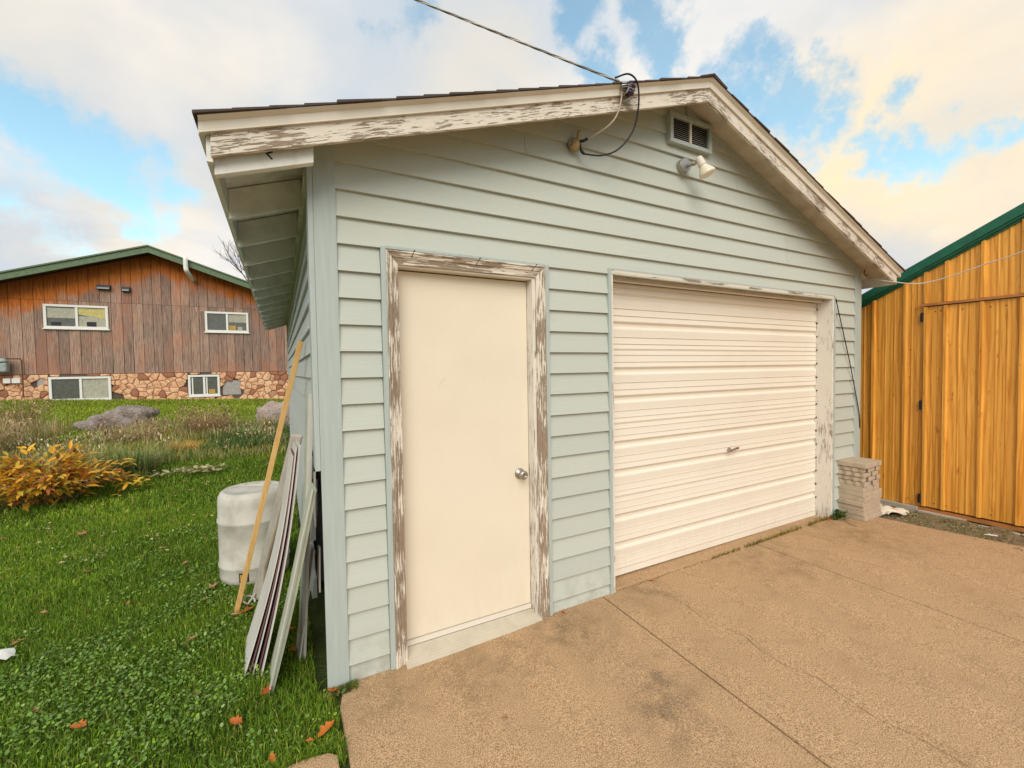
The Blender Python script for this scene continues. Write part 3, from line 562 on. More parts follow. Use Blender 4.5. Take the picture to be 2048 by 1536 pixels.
# service drop: three strands twisted, sagging away up to the left
far = Vector((-6.7, 4.2, 7.6)); near = Vector((1.735, -.26, 3.375)); N = 160
def strand(ph, r):
    pts = []
    for i in range(N+1):
        t = i/N; t = t*t if True else t
        p = near.lerp(far, t)+Vector((0, 0, -.10*4*t*(1-t)*.9)); a = t*220+ph; pts.append(p+Vector((0, math.cos(a), math.sin(a)))*r)
    return pts
pl = thing('power_line', 'twisted overhead service cable running from the rake board up into the sky', 'cable', tuple(near))
MB().tube(strand(0, .0035), .004, 5).build('strand', 'cable_grey', pl); MB().tube(strand(2.1, .0035), .004, 5).build('strand', 'cable_white', pl); MB().tube(strand(4.2, .0035), .004, 5).build('strand', 'cable_grey', pl)
W1 = [(1.70, -.26, 3.38), (1.744, -.27, 3.36), (1.750, -.26, 3.26), (1.735, -.22, 3.17), (1.69, -.15, 3.12), (1.625, -.08, 3.085)]
tag(MB().tube(catmull(W1), .0055, 7).build('wire_loop', 'cable_white', smooth=True), 'pale wire dropping from the overhead cable to the siding fitting', 'cable')
W2 = [(1.70, -.265, 3.385), (1.78, -.30, 3.41), (1.86, -.29, 3.38), (1.895, -.26, 3.26), (1.885, -.22, 3.13), (1.80, -.18, 3.015), (1.70, -.13, 2.975), (1.600, -.08, 2.985)]
tag(MB().tube(catmull(W2), .0055, 7).build('wire_loop', 'black_rubber', smooth=True), 'black wire hanging in a round loop below the rake board', 'cable')
W3 = [(4.737, -.034, 2.262), (4.77, -.036, 2.17), (4.846, -.037, 1.99), (4.93, -.037, 1.80), (5.01, -.038, 1.61), (5.10, -.037, 1.38), (5.205, -.038, 1.08), (5.240, -.030, .93)]
tag(MB().tube(catmull(W3), .0045, 7).build('loose_cable', 'black_rubber', smooth=True), 'thin black cable slanting down the siding right of the overhead door', 'cable')
W4 = [(5.305, -.055, 2.555), (5.275, -.14, 2.48), (5.29, -.27, 2.428), (5.45, -.434, 2.394), (5.5, -.636, 2.428), (5.5, -.90, 2.50), (5.5, -1.103, 2.554), (5.5, -1.7, 2.78), (5.6, -2.6, 3.2)]
wc = thing('white_cable', 'thin white cable hung from the right eave across the wood-printed barn', 'cable', W4[0])
MB().tube(catmull(W4), .0055, 7).build('wire', 'cable_white', wc, smooth=True); MB().tube([(5.305, -.055, 2.55), (5.295, -.05, 2.53), (5.275, -.045, 2.54), (5.270, -.04, 2.565), (5.285, -.045, 2.60)], .005, 6).build('hook', 'rust', wc)

# ------------------------------------------------------------------ leaning things at the side wall
pk = thing('lumber', 'new yellow pine stud leaning alone against the side wall in front of the barrel', 'lumber', (-.49, 1.1, 0))
MB().bar((-.475, 1.10, -.01), (-.040, .80, 1.815), .058, .030, (1, 0, 0)).build('stud', 'fresh_lumber', pk, bevel=.002)
def sheet(label, xb, yb, wb, xt, yt, zt, wt, th, mat, bow, name='siding_sheet'):
    m = MB(); n = 14; fv = []
    for i in range(n+1):
        t = i/n; s_ = math.sin(math.pi*t)*bow
        x = xb+(xt-xb)*t-s_; y = yb+(yt-yb)*t; z = -.01+(zt+.01)*t; ww = wb+(wt-wb)*t
        fv += [(x, y, z), (x-.012, y+ww, z), (x+th-.012, y+ww, z), (x+th, y, z)]
    m.v = fv; m.f = [(4*i+k, 4*i+(k+1) % 4, 4*i+4+(k+1) % 4, 4*i+4+k) for i in range(n) for k in range(4)]+[(0, 1, 2, 3), (4*n+3, 4*n+2, 4*n+1, 4*n)]
    return tag(m.build(name, mat), label, 'board', 'old boards leaning at the side wall')
sheet('outermost pale bowed sheet of the leaning stack nearest the barrel', -.385, .33, .36, -.115, .60, 1.10, .26, .006, 'sheet_pale', -.035)
sheet('maroon-backed thin sheet just behind the outermost pale one', -.362, .32, .34, -.104, .58, 1.12, .24, .004, 'sheet_maroon', -.033)
sheet('pale middle sheet of the leaning stack', -.345, .31, .32, -.094, .55, 1.16, .24, .005, 'sheet_pale', -.030)
sheet('second maroon sheet in the middle of the leaning stack', -.322, .30, .30, -.086, .53, 1.13, .24, .004, 'sheet_maroon', -.028)
sheet('innermost pale sheet of the bowed bundle', -.305, .27, .30, -.076, .50, 1.18, .22, .006, 'sheet_pale', -.025)
sheet('greenish board with pale front edge standing apart from the bundle', -.255, .12, .22, -.035, -.02, 1.03, .22, .012, 'sheet_edge', -.012)
tag(MB().bar((-.262, .113, .0), (-.042, -.028, 1.035), .006, .016, (0, 1, 0)).build('batten', 'sheet_pale'), 'pale narrow batten on the front edge of the greenish board', 'batten', 'old boards leaning at the side wall')
sheet('tall narrow green-edged board reaching highest on the side wall', -.11, .36, .10, -.036, .10, 1.50, .09, .010, 'sheet_edge', -.004)
sheet('tall narrow white board beside the highest green-edged one', -.095, .33, .03, -.030, .07, 1.50, .03, .012, 'sheet_pale', -.002)
sheet('short broken scrap board hanging in the dark gap by the wall', -.12, .32, .16, -.03, .26, .62, .14, .008, 'sheet_pale', 0)
dsp = thing('downspout', 'old white gutter pipe with crushed bottom end leaning behind the boards', 'pipe', (-.37, 1.15, 0))
MB().bar((-.355, 1.16, .02), (-.075, .95, 1.19), .075, .045, (0, 1, 0)).build('pipe_body', 'pipe_plastic', dsp, bevel=.012)
MB().tube([(-.40+.035*math.cos(t), 1.10+.02*math.sin(t*1.3), .03+.05*abs(math.sin(t*.7))) for t in [i*.5 for i in range(14)]], .006, 6).build('crushed_rim', 'pipe_plastic', dsp)
tag(MB().tube([(-.31, 1.0, .0), (-.29, .98, .30), (-.12, .80, .95)], .012, 7).build('stick', 'twig'), 'thin dark stick propped between the gutter pipe and the boards', 'stick')
brl = thing('barrel', 'dirty white plastic drum standing on the lawn beside the leaning boards', 'barrel', (-.385, 1.69, 0))
prof = [(0, 0), (.225, 0), (.240, .015), (.243, .05)]
for z, dr_ in ((.13, 1), (.47, 1)): prof += [(.243, z-.02), (.250, z-.008), (.250, z+.008), (.243, z+.02)]
prof += [(.243, .60), (.238, .655), (.222, .685), (.205, .697), (.195, .690), (.12, .694), (0, .700)]
MB().lathe(prof, (-.385, 1.69, 0), n=56).build('drum', 'barrel_plastic', brl, smooth=True)
m = MB(); m.lathe([(0, 0), (.032, 0), (.034, .018), (.028, .024), (0, .024)], (-.30, 1.78, .688), n=20); m.lathe([(0, 0), (.026, 0), (.028, .014), (0, .018)], (-.46, 1.82, .688), n=20); m.build('bung', 'barrel_plastic', brl)
m = MB()
for k in range(8): a0 = 4.18+k*.09; m.tube([(-.385+.19*math.cos(a0*1.5+j*.2)*(.3+.1*k), 1.69+.10*math.sin(a0*1.5+j*.2)*(.3+.12*k), .6965) for j in range(9)], .0028, 5)
m.build('moulded_ridge', 'barrel_plastic', brl)
def on_drum(a, z, r=.2455): return (-.385+r*math.cos(a), 1.69+r*math.sin(a), z)
A0 = 4.30; m = MB()
m.v = [on_drum(A0+i*.055, z) for z in (.035, .105) for i in range(6)]; m.f = [(i, i+1, i+7, i+6) for i in range(5)]
st = m.build('sticker', 'black_rubber', brl)
m = MB(); m.v = [on_drum(A0+.03+i*.03, z, .2468) for z in (.045, .095) for i in range(3)]+[on_drum(A0+.17+i*.03, z, .2468) for z in (.045, .095) for i in range(3)]; m.f = [(0, 1, 4, 3), (1, 2, 5, 4), (6, 7, 10, 9), (7, 8, 11, 10)]; m.build('sticker_print', 'amber', st)

# ------------------------------------------------------------------ pavers
PB = dz(4.9)-.004; gp = 'concrete pavers stacked at the garage corner'
ords = ['bottom', 'second', 'third', 'fourth', 'fifth', 'sixth']
def paver(x0, x1, y0, y1, z0, z1, label, tw=0):
    cx, cy = (x0+x1)/2, (y0+y1)/2; m = MB().box(x0-cx, x1-cx, y0-cy, y1-cy, 0, z1-z0); o = m.build('paver', 'paving_concrete', loc=(0, 0, 0), bevel=.004)
    o.location = (cx, cy, z0); o.rotation_euler.z = tw; return tag(o, label, 'paver', gp)
z = PB+.004; h = .047
for i in range(6):
    j = random.uniform(-.012, .012); j2 = random.uniform(-.012, .012); tw = random.uniform(-.03, .03)
    if i == 0:
        paver(4.865, 5.035, -.245, -.005, z, z+h, 'left flat paver of the bottom layer of the paver stack'); paver(5.038, 5.215, -.245, -.005, z, z+h, 'right flat paver of the bottom layer of the paver stack')
    else: paver(4.865+j-.015*(i > 2), 5.205+j, -.245+j2, -.005+j2, z, z+h-.001, f'wide flat slab, {ords[i]} layer from the ground in the paver stack', tw)
    z += h
zz = z
for k in range(5): paver(4.86+k*.066, 4.86+k*.066+.062, -.235+random.uniform(-.01, .01), -.01, zz, zz+.058, ['leftmost', 'second', 'middle', 'fourth', 'rightmost'][k]+' paver standing on edge in the middle row of the stack')
z = zz+.059
# interlocking pavers, long zigzag stones laid front to back
def zig(cx, y0, z0, hh, label, sx=.068, tw=0):
    m = MB(); ln = .225; k = 6; pts = []
    for i in range(k+1): pts.append((-sx/2+(.008 if i % 2 else -.004), -ln/2+ln*i/k))
    for i in range(k, -1, -1): pts.append((sx/2-(.008 if i % 2 else -.004), -ln/2+ln*i/k))
    m.prism([(x, y, 0) for x, y in pts], (0, 0, hh)); o = m.build('paver', 'paving_concrete', loc=(0, 0, 0), bevel=.003); o.location = (cx, y0, z0); o.rotation_euler.z = tw
    return tag(o, label, 'paver', gp)
for r in range(4):
    for c in range(4):
        zig(4.88+c*.083+random.uniform(-.004, .004)+(.010 if r < 2 else 0), -.122+(.006 if (r+c) % 2 else -.006)+random.uniform(-.006, .006), z, .041, f'zigzag paver, column {["one at the left", "two from the left", "three from the left", "four at the right"][c]}, {["lowest", "second", "third", "highest"][r]} row of the upper stack', tw=random.uniform(-.03, .03))
    z += .046
paver(4.835, 5.000, -.255, -.0, z, z+.048, 'left top paver of the whole stack', .02); paver(5.003, 5.175, -.25, .002, z, z+.048, 'right top paver of the whole stack', -.01)

# ------------------------------------------------------------------ barn on the right
BX = 5.75; barn = thing('barn', 'shed clad in orange wood-printed metal with dark green roof edge', 'shed', (BX, -.5, .1))
def bt(y): return 2.38-.508*(y-.2)      # top of the roof edge
def panel(y0, y1, z0, z1f, name, parent, proud=0, cut=None):
    m = MB(); xs_ = []; # rib at y0 side, profile across y
    prof = [(y0, 0), (y0-.008, -.024), (y0-.030, -.024), (y0-.040, 0), (y0-(y0-y1)*.42, 0), (y0-(y0-y1)*.44, -.004), (y0-(y0-y1)*.47, -.004), (y0-(y0-y1)*.49, 0), (y0-(y0-y1)*.7, 0), (y0-(y0-y1)*.72, -.004), (y0-(y0-y1)*.75, -.004), (y0-(y0-y1)*.77, 0), (y1+.0005, 0)]
    n = len(prof)
    for zf in (0, 1):
        for y, dx in prof: m.v.append((BX+dx-proud, y, z0 if zf == 0 else z1f(y)))
    m.f = [(i, i+1, n+i+1, n+i) for i in range(n-1)]
    b = len(m.v); m.v += [(BX+.02, prof[0][0], z0), (BX+.02, prof[-1][0], z0), (BX+.02, prof[0][0], z1f(y0)), (BX+.02, prof[-1][0], z1f(y1))]
    m.f += [(0, n, b+2, b), (n-1, 2*n-1, b+3, b+1), (b, b+1, b+3, b+2), tuple(range(n))+(b+1, b), tuple(range(n, 2*n))+(b+3, b+2)]
    return m.build(name, 'printed_wood', parent)
ribs = [.62+.27*k for k in range(0, 3)][::-1]; ribs = [1.16, .89, .62, .35, .085, -.195]
for a0, b0 in zip(ribs, ribs[1:]): panel(a0, b0, .10, lambda y: bt(y)-.135, 'wall_panel', barn)
panel(-.195, -.36, .10, lambda y: bt(y)-.135, 'wall_panel', barn)
DT = 2.192; DY0, DY1 = -.365, -1.42; dribs = [DY0-.003, -.52, -.775, -1.03, -1.28, DY1]
for a0, b0 in zip([-.36]+dribs[1:-1]+[], dribs[1:]): panel(a0, b0, DT+.028, lambda y: bt(y)-.135, 'wall_panel', barn)
for a0, b0 in zip([-1.43, -1.7, -1.97, -2.24, -2.5], [-1.7, -1.97, -2.24, -2.5, -2.77]): panel(a0, b0, .10, lambda y: bt(y)-.135, 'wall_panel', barn)
bd = empty('barn_door', tuple(BASE[barn.name])); bd.parent = barn; bd.location = (0, 0, 0); BASE[bd.name] = BASE[barn.name]
for a0, b0 in zip(dribs, dribs[1:]): panel(a0, b0, .115, lambda y: DT-.01, 'door_panel', bd, .012)
box('door_trim', 'brown_trim', barn, BX-.040, BX-.001, -1.45, -.345, DT, DT+.024)
for z in (2.08, 1.17, .19): MB().box(BX-.030, BX-.019, -.385, -.345, z-.045, z+.045).lathe([(0, 0), (.007, 0), (.007, .1), (0, .1)], (BX-.034, -.365, z-.05), n=10).build('hinge', 'dark_metal', bd)
m = MB()
for y, z in [(-.46, 2.13), (-.50, 2.13), (-.55, 2.13), (-.66, 2.13), (-.85, 2.125), (-.95, 2.125), (-1.15, 2.125), (-.47, .16), (-.56, .16), (-.64, .16), (-.78, .16), (-.88, .16), (-1.05, .16), (-.25, .16), (-.12, 1.75), (-.26, 1.75), (.02, 1.75)]:
    m.lathe([(0, 0), (.006, 0), (.004, .005), (0, .006)], (BX-.0125 if y < -.4 else BX, y, z), (-1, 0, 0), 8)
tag(m.build('screw_head', 'rust', barn), kind='stuff')
# roof: rake trim with a stepped profile and the sheet behind it
def rk(prof_, name, mat):
    m = MB(); n = len(prof_)
    for y in (1.4, -2.9): m.v += [(x, y, bt(y)+dz_) for x, dz_ in prof_]
    m.f = [tuple(range(n)), tuple(range(2*n-1, n-1, -1))]+[(i, n+i, n+(i+1) % n, (i+1) % n) for i in range(n)]; m.build(name, mat, barn, bevel=.003)
rk([(BX-.055, 0), (BX-.060, -.095), (BX-.045, -.100), (BX-.045, -.118), (BX-.022, -.122), (BX-.022, -.140), (BX+.02, -.140), (BX+.02, 0)], 'rake_trim', 'green_rake')
rk([(BX+.021, -.005), (BX+.021, -.05), (BX+5, -.05), (BX+5, -.005)], 'roof', 'green_rake')
box('barn_frame', 'wall_core', barn, BX+.03, BX+4.9, -2.7, 1.2, .1, 1.75)
box('sill_board', 'brown_trim', barn, BX-.024, BX+.028, -2.7, -.34, .062, .098)
for i in range(6):
    y1 = .52-i*.145; box('block', 'block_concrete', barn, BX-.05+random.uniform(-.003, .003), BX+.028, y1-.142, y1, -.02, .096, bevel=.003)
for y0_, y1_, xo, zz_ in ((-.36, -.72, -.075, .072), (-.725, -1.18, -.060, .050), (-1.185, -1.65, -.065, .055), (-1.655, -2.1, -.06, .06)):
    box('block', 'block_concrete', barn, BX+xo, BX-.026, y1_, y0_, -.02, zz_, bevel=.003)
# crumpled sheet on the soil
m = MB(); NXr, NYr = 16, 14
for j in range(NYr+1):
    for i in range(NXr+1):
        u, v_ = i/NXr, j/NYr; x = 5.22+.30*u+.03*math.sin(v_*9); y = -.02-.36*v_*(.75+.25*math.sin(u*3))+.02*math.sin(u*13)
        m.v.append((x, y, .055+.03*abs(math.sin(u*7+v_*4))+.03*abs(math.sin(v_*8-u*3))*(1-abs(2*u-1)**3)+random.uniform(0, .008)))
m.f = [(j*(NXr+1)+i, j*(NXr+1)+i+1, (j+1)*(NXr+1)+i+1, (j+1)*(NXr+1)+i) for j in range(NYr) for i in range(NXr)]
o = m.build('rag', 'rag', smooth=True); tag(o, 'crumpled cream cloth lying on the soil behind the paver stack', 'rag'); sm = o.modifiers.new('t', 'SOLIDIFY'); sm.thickness = .004
tag(MB().prism([(5.37, -.93, .06), (5.42, -.95, .06), (5.43, -1.0, .062), (5.40, -1.01, .064)], (0, 0, .004)).build('paper_scrap', 'vinyl'), 'tiny white paper scrap on the soil strip by the drive edge', 'litter')
m = MB()
for k in range(14):
    a1 = k*.45; m.v.append((-1.60+.05*math.cos(a1), 1.13+.055*math.sin(a1), .02+.03*abs(math.sin(a1*1.7))))
m.v.append((-1.60, 1.13, .075)); m.f = [(k, (k+1) % 14, 14) for k in range(14)]
tag(m.build('plastic_bag', 'vinyl', smooth=True), 'white crumpled plastic scrap in the grass at the left photo edge', 'litter')

# ------------------------------------------------------------------ house behind
HY = 18.0; house = thing('house', 'long brown timber gable house with stone base and green roof edge behind the lawn', 'house', (RX, HY, .6))
HL, HR = -11.9, 3.6
def hz(x): return 6.02-.345*abs(x-RX)      # underside of the roof edge
m = MB(); m.prism([(HL, HY+.06, .2), (HR, HY+.06, .2), (HR, HY+.06, hz(HR)), (RX, HY+.06, hz(RX)), (HL, HY+.06, hz(HL))], (0, 12, 0)); m.build('house_wall', 'mortar', house)
MB().box(HL, HR, HY+.02, HY+.058, .3, 1.69).build('mortar_bed', 'mortar', house)
wins = [(-7.11, -5.455, 3.255, 4.062), (-2.64, -1.21, 3.245, 4.03), (-7.065, -5.46, .775, 1.60), (-3.24, -2.24, .785, 1.595)]
seam = lambda x: 4.30-.049*(x+5.05) if x > -5.2 else 4.31
x = HL; SEAMZ = 4.20
while x < HR-.01:
    wd = .285+random.uniform(-.02, .02); x1 = min(x+wd, HR); xa, xb = x+.006, x1-.006
    segs = [(1.70, SEAMZ-.004), (SEAMZ+.004, 99)]
    for s0, s1 in segs:
        zsub = [(s0, s1)]
        for wx0, wx1, wz0, wz1 in wins[:2]:
            if xb > wx0 and xa < wx1 and s0 < wz1 and s1 > wz0:
                zsub = [(s0, wz0), (wz1, s1)]
                for ea, eb in ((xa, min(xb, wx0)), (max(xa, wx1), xb)):
                    if eb-ea > .02: MB().box(ea, eb, HY-.001, HY+.05, wz0+.001, min(wz1-.001, s1)).build('plank', 'weathered_cladding', house)
        for q0, q1 in zsub:
            if q1-q0 < .02: continue
            poly = clip(clip([(xa, q0), (xb, q0), (xb, q1), (xa, q1)], -.345, 1, 6.02-.345*RX), .345, 1, 6.02+.345*RX)
            if len(poly) > 2: MB().prism([(a_, HY-random.uniform(0, .004), b_) for a_, b_ in poly], (0, .05, 0)).build('plank', 'weathered_cladding', house)
    x = x1
# stone veneer by cell clipping
def clip2(poly, a_, b_):      # keep the side of the bisector nearer a_
    mx_, mz_ = (a_[0]+b_[0])/2, (a_[1]+b_[1])/2; nx_, nz_ = b_[0]-a_[0], b_[1]-a_[1]; return clip(poly, nx_, nz_, nx_*mx_+nz_*mz_)
pts = []
rs = random.Random(5)
xx = -8.9
row = 0
for zc_ in (.47, .62, .77, .92, 1.07, 1.22, 1.37, 1.50, 1.62):
    xx = -8.9+rs.uniform(0, .2)
    while xx < .9: pts.append((xx+rs.uniform(-.08, .08), zc_+rs.uniform(-.06, .06))); xx += rs.choice((.18, .24, .34, .50))*rs.uniform(.85, 1.15)
bare = [(-1.85, 1.12, .30), (-7.25, 1.45, .13), (-1.6, .80, .2), (-5.28, .85, .12)]
cnt = 0
for p0 in pts:
    poly = [(p0[0]-.6, max(.40, p0[1]-.4)), (p0[0]+.6, max(.40, p0[1]-.4)), (p0[0]+.6, min(1.685, p0[1]+.4)), (p0[0]-.6, min(1.685, p0[1]+.4))]
    for q0 in pts:
        if q0 is not p0 and abs(q0[0]-p0[0]) < .9:
            poly = clip2(poly, p0, q0)
            if len(poly) < 3: break
    if len(poly) < 3: continue
    if any(math.hypot(p0[0]-bx, p0[1]-bz) < br for bx, bz, br in bare): continue
    hit = False
    for wx0, wx1, wz0, wz1 in wins[2:]:
        if wx0 < p0[0] < wx1 and wz0 < p0[1] < wz1: hit = True
        else:
            gx = max(wx0-p0[0], p0[0]-wx1); gz = max(wz0-p0[1], p0[1]-wz1)
            if min(p[0] for p in poly) < wx1+.01 and max(p[0] for p in poly) > wx0-.01 and min(p[1] for p in poly) < wz1+.01 and max(p[1] for p in poly) > wz0-.01:
                if gx > gz: poly = clip(poly, 1, 0, wx0-.01) if p0[0] < wx0 else clip(poly, -1, 0, -(wx1+.01))
                else: poly = clip(poly, 0, 1, wz0-.04) if p0[1] < wz0 else clip(poly, 0, -1, -(wz1+.01))
            if len(poly) < 3: break
    if hit or len(poly) < 3: continue
    cx_ = sum(p[0] for p in poly)/len(poly); cz_ = sum(p[1] for p in poly)/len(poly)
    def ins_(k): return [(cx_+(p[0]-cx_)*k, cz_+(p[1]-cz_)*k) for p in poly]
    pr = rs.uniform(.025, .06); n = len(poly); o1 = ins_(.955); o2 = ins_(.80); m = MB()
    m.v = [(a_, HY+.02, b_) for a_, b_ in o1]+[(a_, HY-pr*.5, b_) for a_, b_ in o1]+[(a_, HY-pr, b_) for a_, b_ in o2]+[(cx_, HY-pr-.008, cz_)]
    m.f = [(i, (i+1) % n, n+(i+1) % n, n+i) for i in range(n)]+[(n+i, n+(i+1) % n, 2*n+(i+1) % n, 2*n+i) for i in range(n)]+[(2*n+i, 2*n+(i+1) % n, 3*n) for i in range(n)]
    m.build('stone', 'veneer_stone', house); cnt += 1
m = MB(); m.box(-2.15, -1.55, HY+.005, HY+.0195, .80, 1.36); m.build('bare_patch', 'bare_mortar', house); MB().box(-7.35, -7.1, HY+.005, HY+.0195, 1.30, 1.6).build('bare_patch', 'bare_mortar', house)
for i, (x0, x1, z0, z1) in enumerate(wins):
    yf = HY-.05; wo_ = empty('window', tuple(BASE[house.name])); wo_.parent = house; wo_.location = (0, 0, 0); BASE[wo_.name] = BASE[house.name]
    m = MB(); t = .075
    for b in ((x0, x1, z1-t, z1), (x0, x1, z0, z0+t), (x0, x0+t, z0+t, z1-t), (x1-t, x1, z0+t, z1-t)): m.box(b[0], b[1], yf, HY+.055, b[2], b[3])
    xm = (x0+x1)/2; m.box(xm-.035, xm+.035, yf+.01, HY+.055, z0+t, z1-t); m.build('window_frame', 'vinyl', wo_, bevel=.006)
    for xa, xb in ((x0+t, xm-.035), (xm+.035, x1-t)): MB().box(xa, xb, HY-.008, HY-.002, z0+t, z1-t).build('pane', 'pane', wo_)
    MB().box(x0-.03, x1+.03, yf-.02, HY+.01, z0-.035, z0-.001).build('sill', 'vinyl', wo_)
    gy = HY-.012
    if i == 0:
        MB().box(x0+t+.01, xm-.045, gy, gy+.003, z0+t+.28, z1-t-.04).build('blind', 'blind', wo_); MB().prism([(xm+.045, gy, z1-t-.02), (x1-t-.01, gy, z1-t-.02), (x1-t-.01, gy, z1-t-.38), (xm+.045, gy, z1-t-.24)], (0, .003, 0)).build('curtain', 'curtain_yellow', wo_)
        MB().box(xm+.05, x1-t-.02, gy+.0035, gy+.0036, z0+t, z1-t-.3).build('blind', 'blind', wo_); MB().box(xm+.25, xm+.50, gy-.004, gy-.001, z0+t+.01, z0+t+.17).build('box_inside', 'dark_metal', wo_); MB().box(x0+t+.1, x0+t+.35, gy-.004, gy-.001, z0+t+.01, z0+t+.14).build('box_inside', 'dark_metal', wo_)
    if i == 1:
        MB().box(xm+.05, x1-t-.01, gy, gy+.003, z0+t+.32, z1-t-.02).build('blind', 'blind', wo_); MB().box(xm+.06, xm+.28, gy-.004, gy-.001, z0+t+.01, z0+t+.19).build('box_inside', 'amber', wo_); MB().box(xm+.34, xm+.50, gy-.004, gy-.001, z0+t+.01, z0+t+.15).build('box_inside', 'blind', wo_)
    if i == 2: MB().box(xm+.045, x1-t-.01, gy, gy+.003, z0+t+.01, z1-t-.01).build('blind', 'blind', wo_)
    if i == 3: MB().box(xm+.14, xm+.34, gy-.004, gy-.001, z0+t+.02, z0+t+.18).build('box_inside', 'amber', wo_); MB().box(xm+.06, xm+.10, gy, gy+.003, z0+t, z1-t).build('window_sash', 'vinyl', wo_); MB().box(x0+.11, x0+.15, gy, gy+.003, z0+t, z1-t).build('window_sash', 'vinyl', wo_)
def hroof(name, mat, t0, t1, y0, y1, over=.7):
    for sg in (-1, 1):
        xe = HL-over if sg < 0 else HR+over; z_e = 6.02-.345*abs(xe-RX)
        MB().prism([(RX, y0, 6.02+t0), (xe, y0, z_e+t0), (xe, y0, z_e+t1), (RX, y0, 6.02+t1)], (0, y1-y0, 0)).build(name, mat, house)
hroof('roof_soffit', 'soffit_dark', .002, .05, HY-.62, HY+12.5); hroof('fascia', 'green_fascia', -.075, .135, HY-.66, HY-.622); hroof('roof_trim', 'green_fascia', .136, .185, HY-.70, HY-.60); hroof('roof', 'pale_green_roof', .052, .120, HY-.60, HY+12.5)
hw = thing('house_wing', 'pale green metal roof showing above the house roof at the left edge', 'roof', (-12, 22, 4))
MB().prism([(-20, 21.5, 4.6), (-8.0, 21.5, 4.6), (-8.6, 24.5, 5.92), (-20, 24.5, 5.92)], (0, .05, -.08)).build('roof', 'pale_green_roof', hw); MB().box(-20, -8.2, 24.45, 24.6, 5.88, 5.97).build('ridge', 'green_fascia', hw)
for k in range(10): MB().bar((-19+k*1.2, 21.45, 4.63), (-19+k*1.2, 24.5, 5.96), .04, .04).build('seam', 'green_fascia', hw)
for nm, xv, zv, wd, lb in (('wall_vent', -5.53, 4.72, .36, 'larger dark hooded vent on the brown house gable'), ('wall_vent', -4.93, 4.69, .22, 'smaller dark vent on the brown house gable')):
    o = thing(nm, lb, 'vent', (xv, HY-.06, zv)); MB().prism([(xv-wd/2, HY-.01, zv-.09), (xv-wd/2, HY-.14, zv-.07), (xv-wd/2, HY-.10, zv+.08), (xv-wd/2, HY-.01, zv+.10)], (wd, 0, 0)).build('hood', 'dark_metal', o); MB().box(xv-wd/2+.02, xv+wd/2-.02, HY-.15, HY-.139, zv-.065, zv-.01).build('flap', 'meter_grey', o)
tag(MB().tube(catmull([(-2.95, HY-.12, 5.16), (-3.03, HY-.72, 5.35), (-3.06, HY-.78, 5.50), (-3.06, HY-.78, 5.85)], 5), [.075]*16, 10).build('vent_pipe', 'vinyl', smooth=True), 'white plastic vent pipe bent around the green roof edge of the house', 'pipe')
gm = thing('gas_meter', 'grey gas meter with rusty pipes on the house wall at the left edge', 'gas meter', (-8.1, HY-.25, 1.7))
MB().box(-8.35, -7.92, HY-.35, HY-.12, 1.78, 2.10).build('meter_body', 'meter_grey', gm, bevel=.05); MB().lathe([(0, 0), (.13, 0), (.15, .04), (.10, .1), (.05, .14), (0, .14)], (-8.05, HY-.24, 2.10), n=16).build('regulator', 'meter_grey', gm, smooth=True)
MB().tube([(-8.05, HY-.24, 2.22), (-7.65, HY-.20, 2.22), (-7.62, HY-.2, 2.15), (-7.62, HY-.2, .9)], .022, 8).tube([(-8.3, HY-.24, 1.8), (-8.3, HY-.24, .8)], .025, 8).build('pipe', 'rust', gm)
bx_ = thing('utility_box', 'small white double utility box on the stone base below the gas meter', 'box', (-7.95, HY-.08, 1.3)); MB().box(-8.10, -7.93, HY-.14, HY-.0, 1.42, 1.58).build('cover', 'vinyl', bx_, bevel=.01); MB().box(-7.90, -7.70, HY-.14, HY-.0, 1.42, 1.58).build('cover', 'vinyl', bx_, bevel=.01)

# boulders
def boulder(c, sx, sy, sz, mat, label, seed, lobes=None):
    r0 = random.Random(seed); m = MB(); nu, nv = 40, 22
    ph = [(r0.uniform(0, 6), r0.uniform(1, 4), r0.uniform(1, 4), r0.uniform(.02, .07)) for _ in range(9)]
    for j in range(nv+1):
        for i in range(nu):
            u = 2*math.pi*i/nu; v = math.pi*j/nv; d = Vector((math.sin(v)*math.cos(u), math.sin(v)*math.sin(u), math.cos(v)))
            k = 1+sum(a_*math.sin(p_+d.x*f1*2+d.z*f2*2+d.y*f1) for p_, f1, f2, a_ in ph)
            d2 = Vector((abs(d.x)**.8*math.copysign(1, d.x), abs(d.y)**.8*math.copysign(1, d.y), abs(d.z)**.8*math.copysign(1, d.z)))
            p_ = Vector((d2.x*sx*k, d2.y*sy*k, d2.z*sz*k))
            p_ += p_.normalized()*.022*(math.sin(d.x*17+d.z*23+seed)+math.sin(d.y*19-d.z*13+d.x*29))
            if lobes: p_.z *= lobes(p_.x/sx)
            m.v.append(tuple(Vector(c)+p_))
    m.f = [(j*nu+i, j*nu+(i+1) % nu, (j+1)*nu+(i+1) % nu, (j+1)*nu+i) for j in range(nv) for i in range(nu)]
    return tag(m.build('boulder', mat, smooth=True), label, 'boulder')
boulder((-3.62, 11.4, .48), .68, .44, .42, 'grey_rock', 'long low grey boulder lying on the lawn below the house windows', 3, lambda t: .55+.45*min(max((t+.45)/.5, 0), 1))
boulder((-.20, 10.6, .42), .50, .42, .46, 'pink_rock', 'pinkish rounded boulder half hidden behind the leaning pine stud', 8)

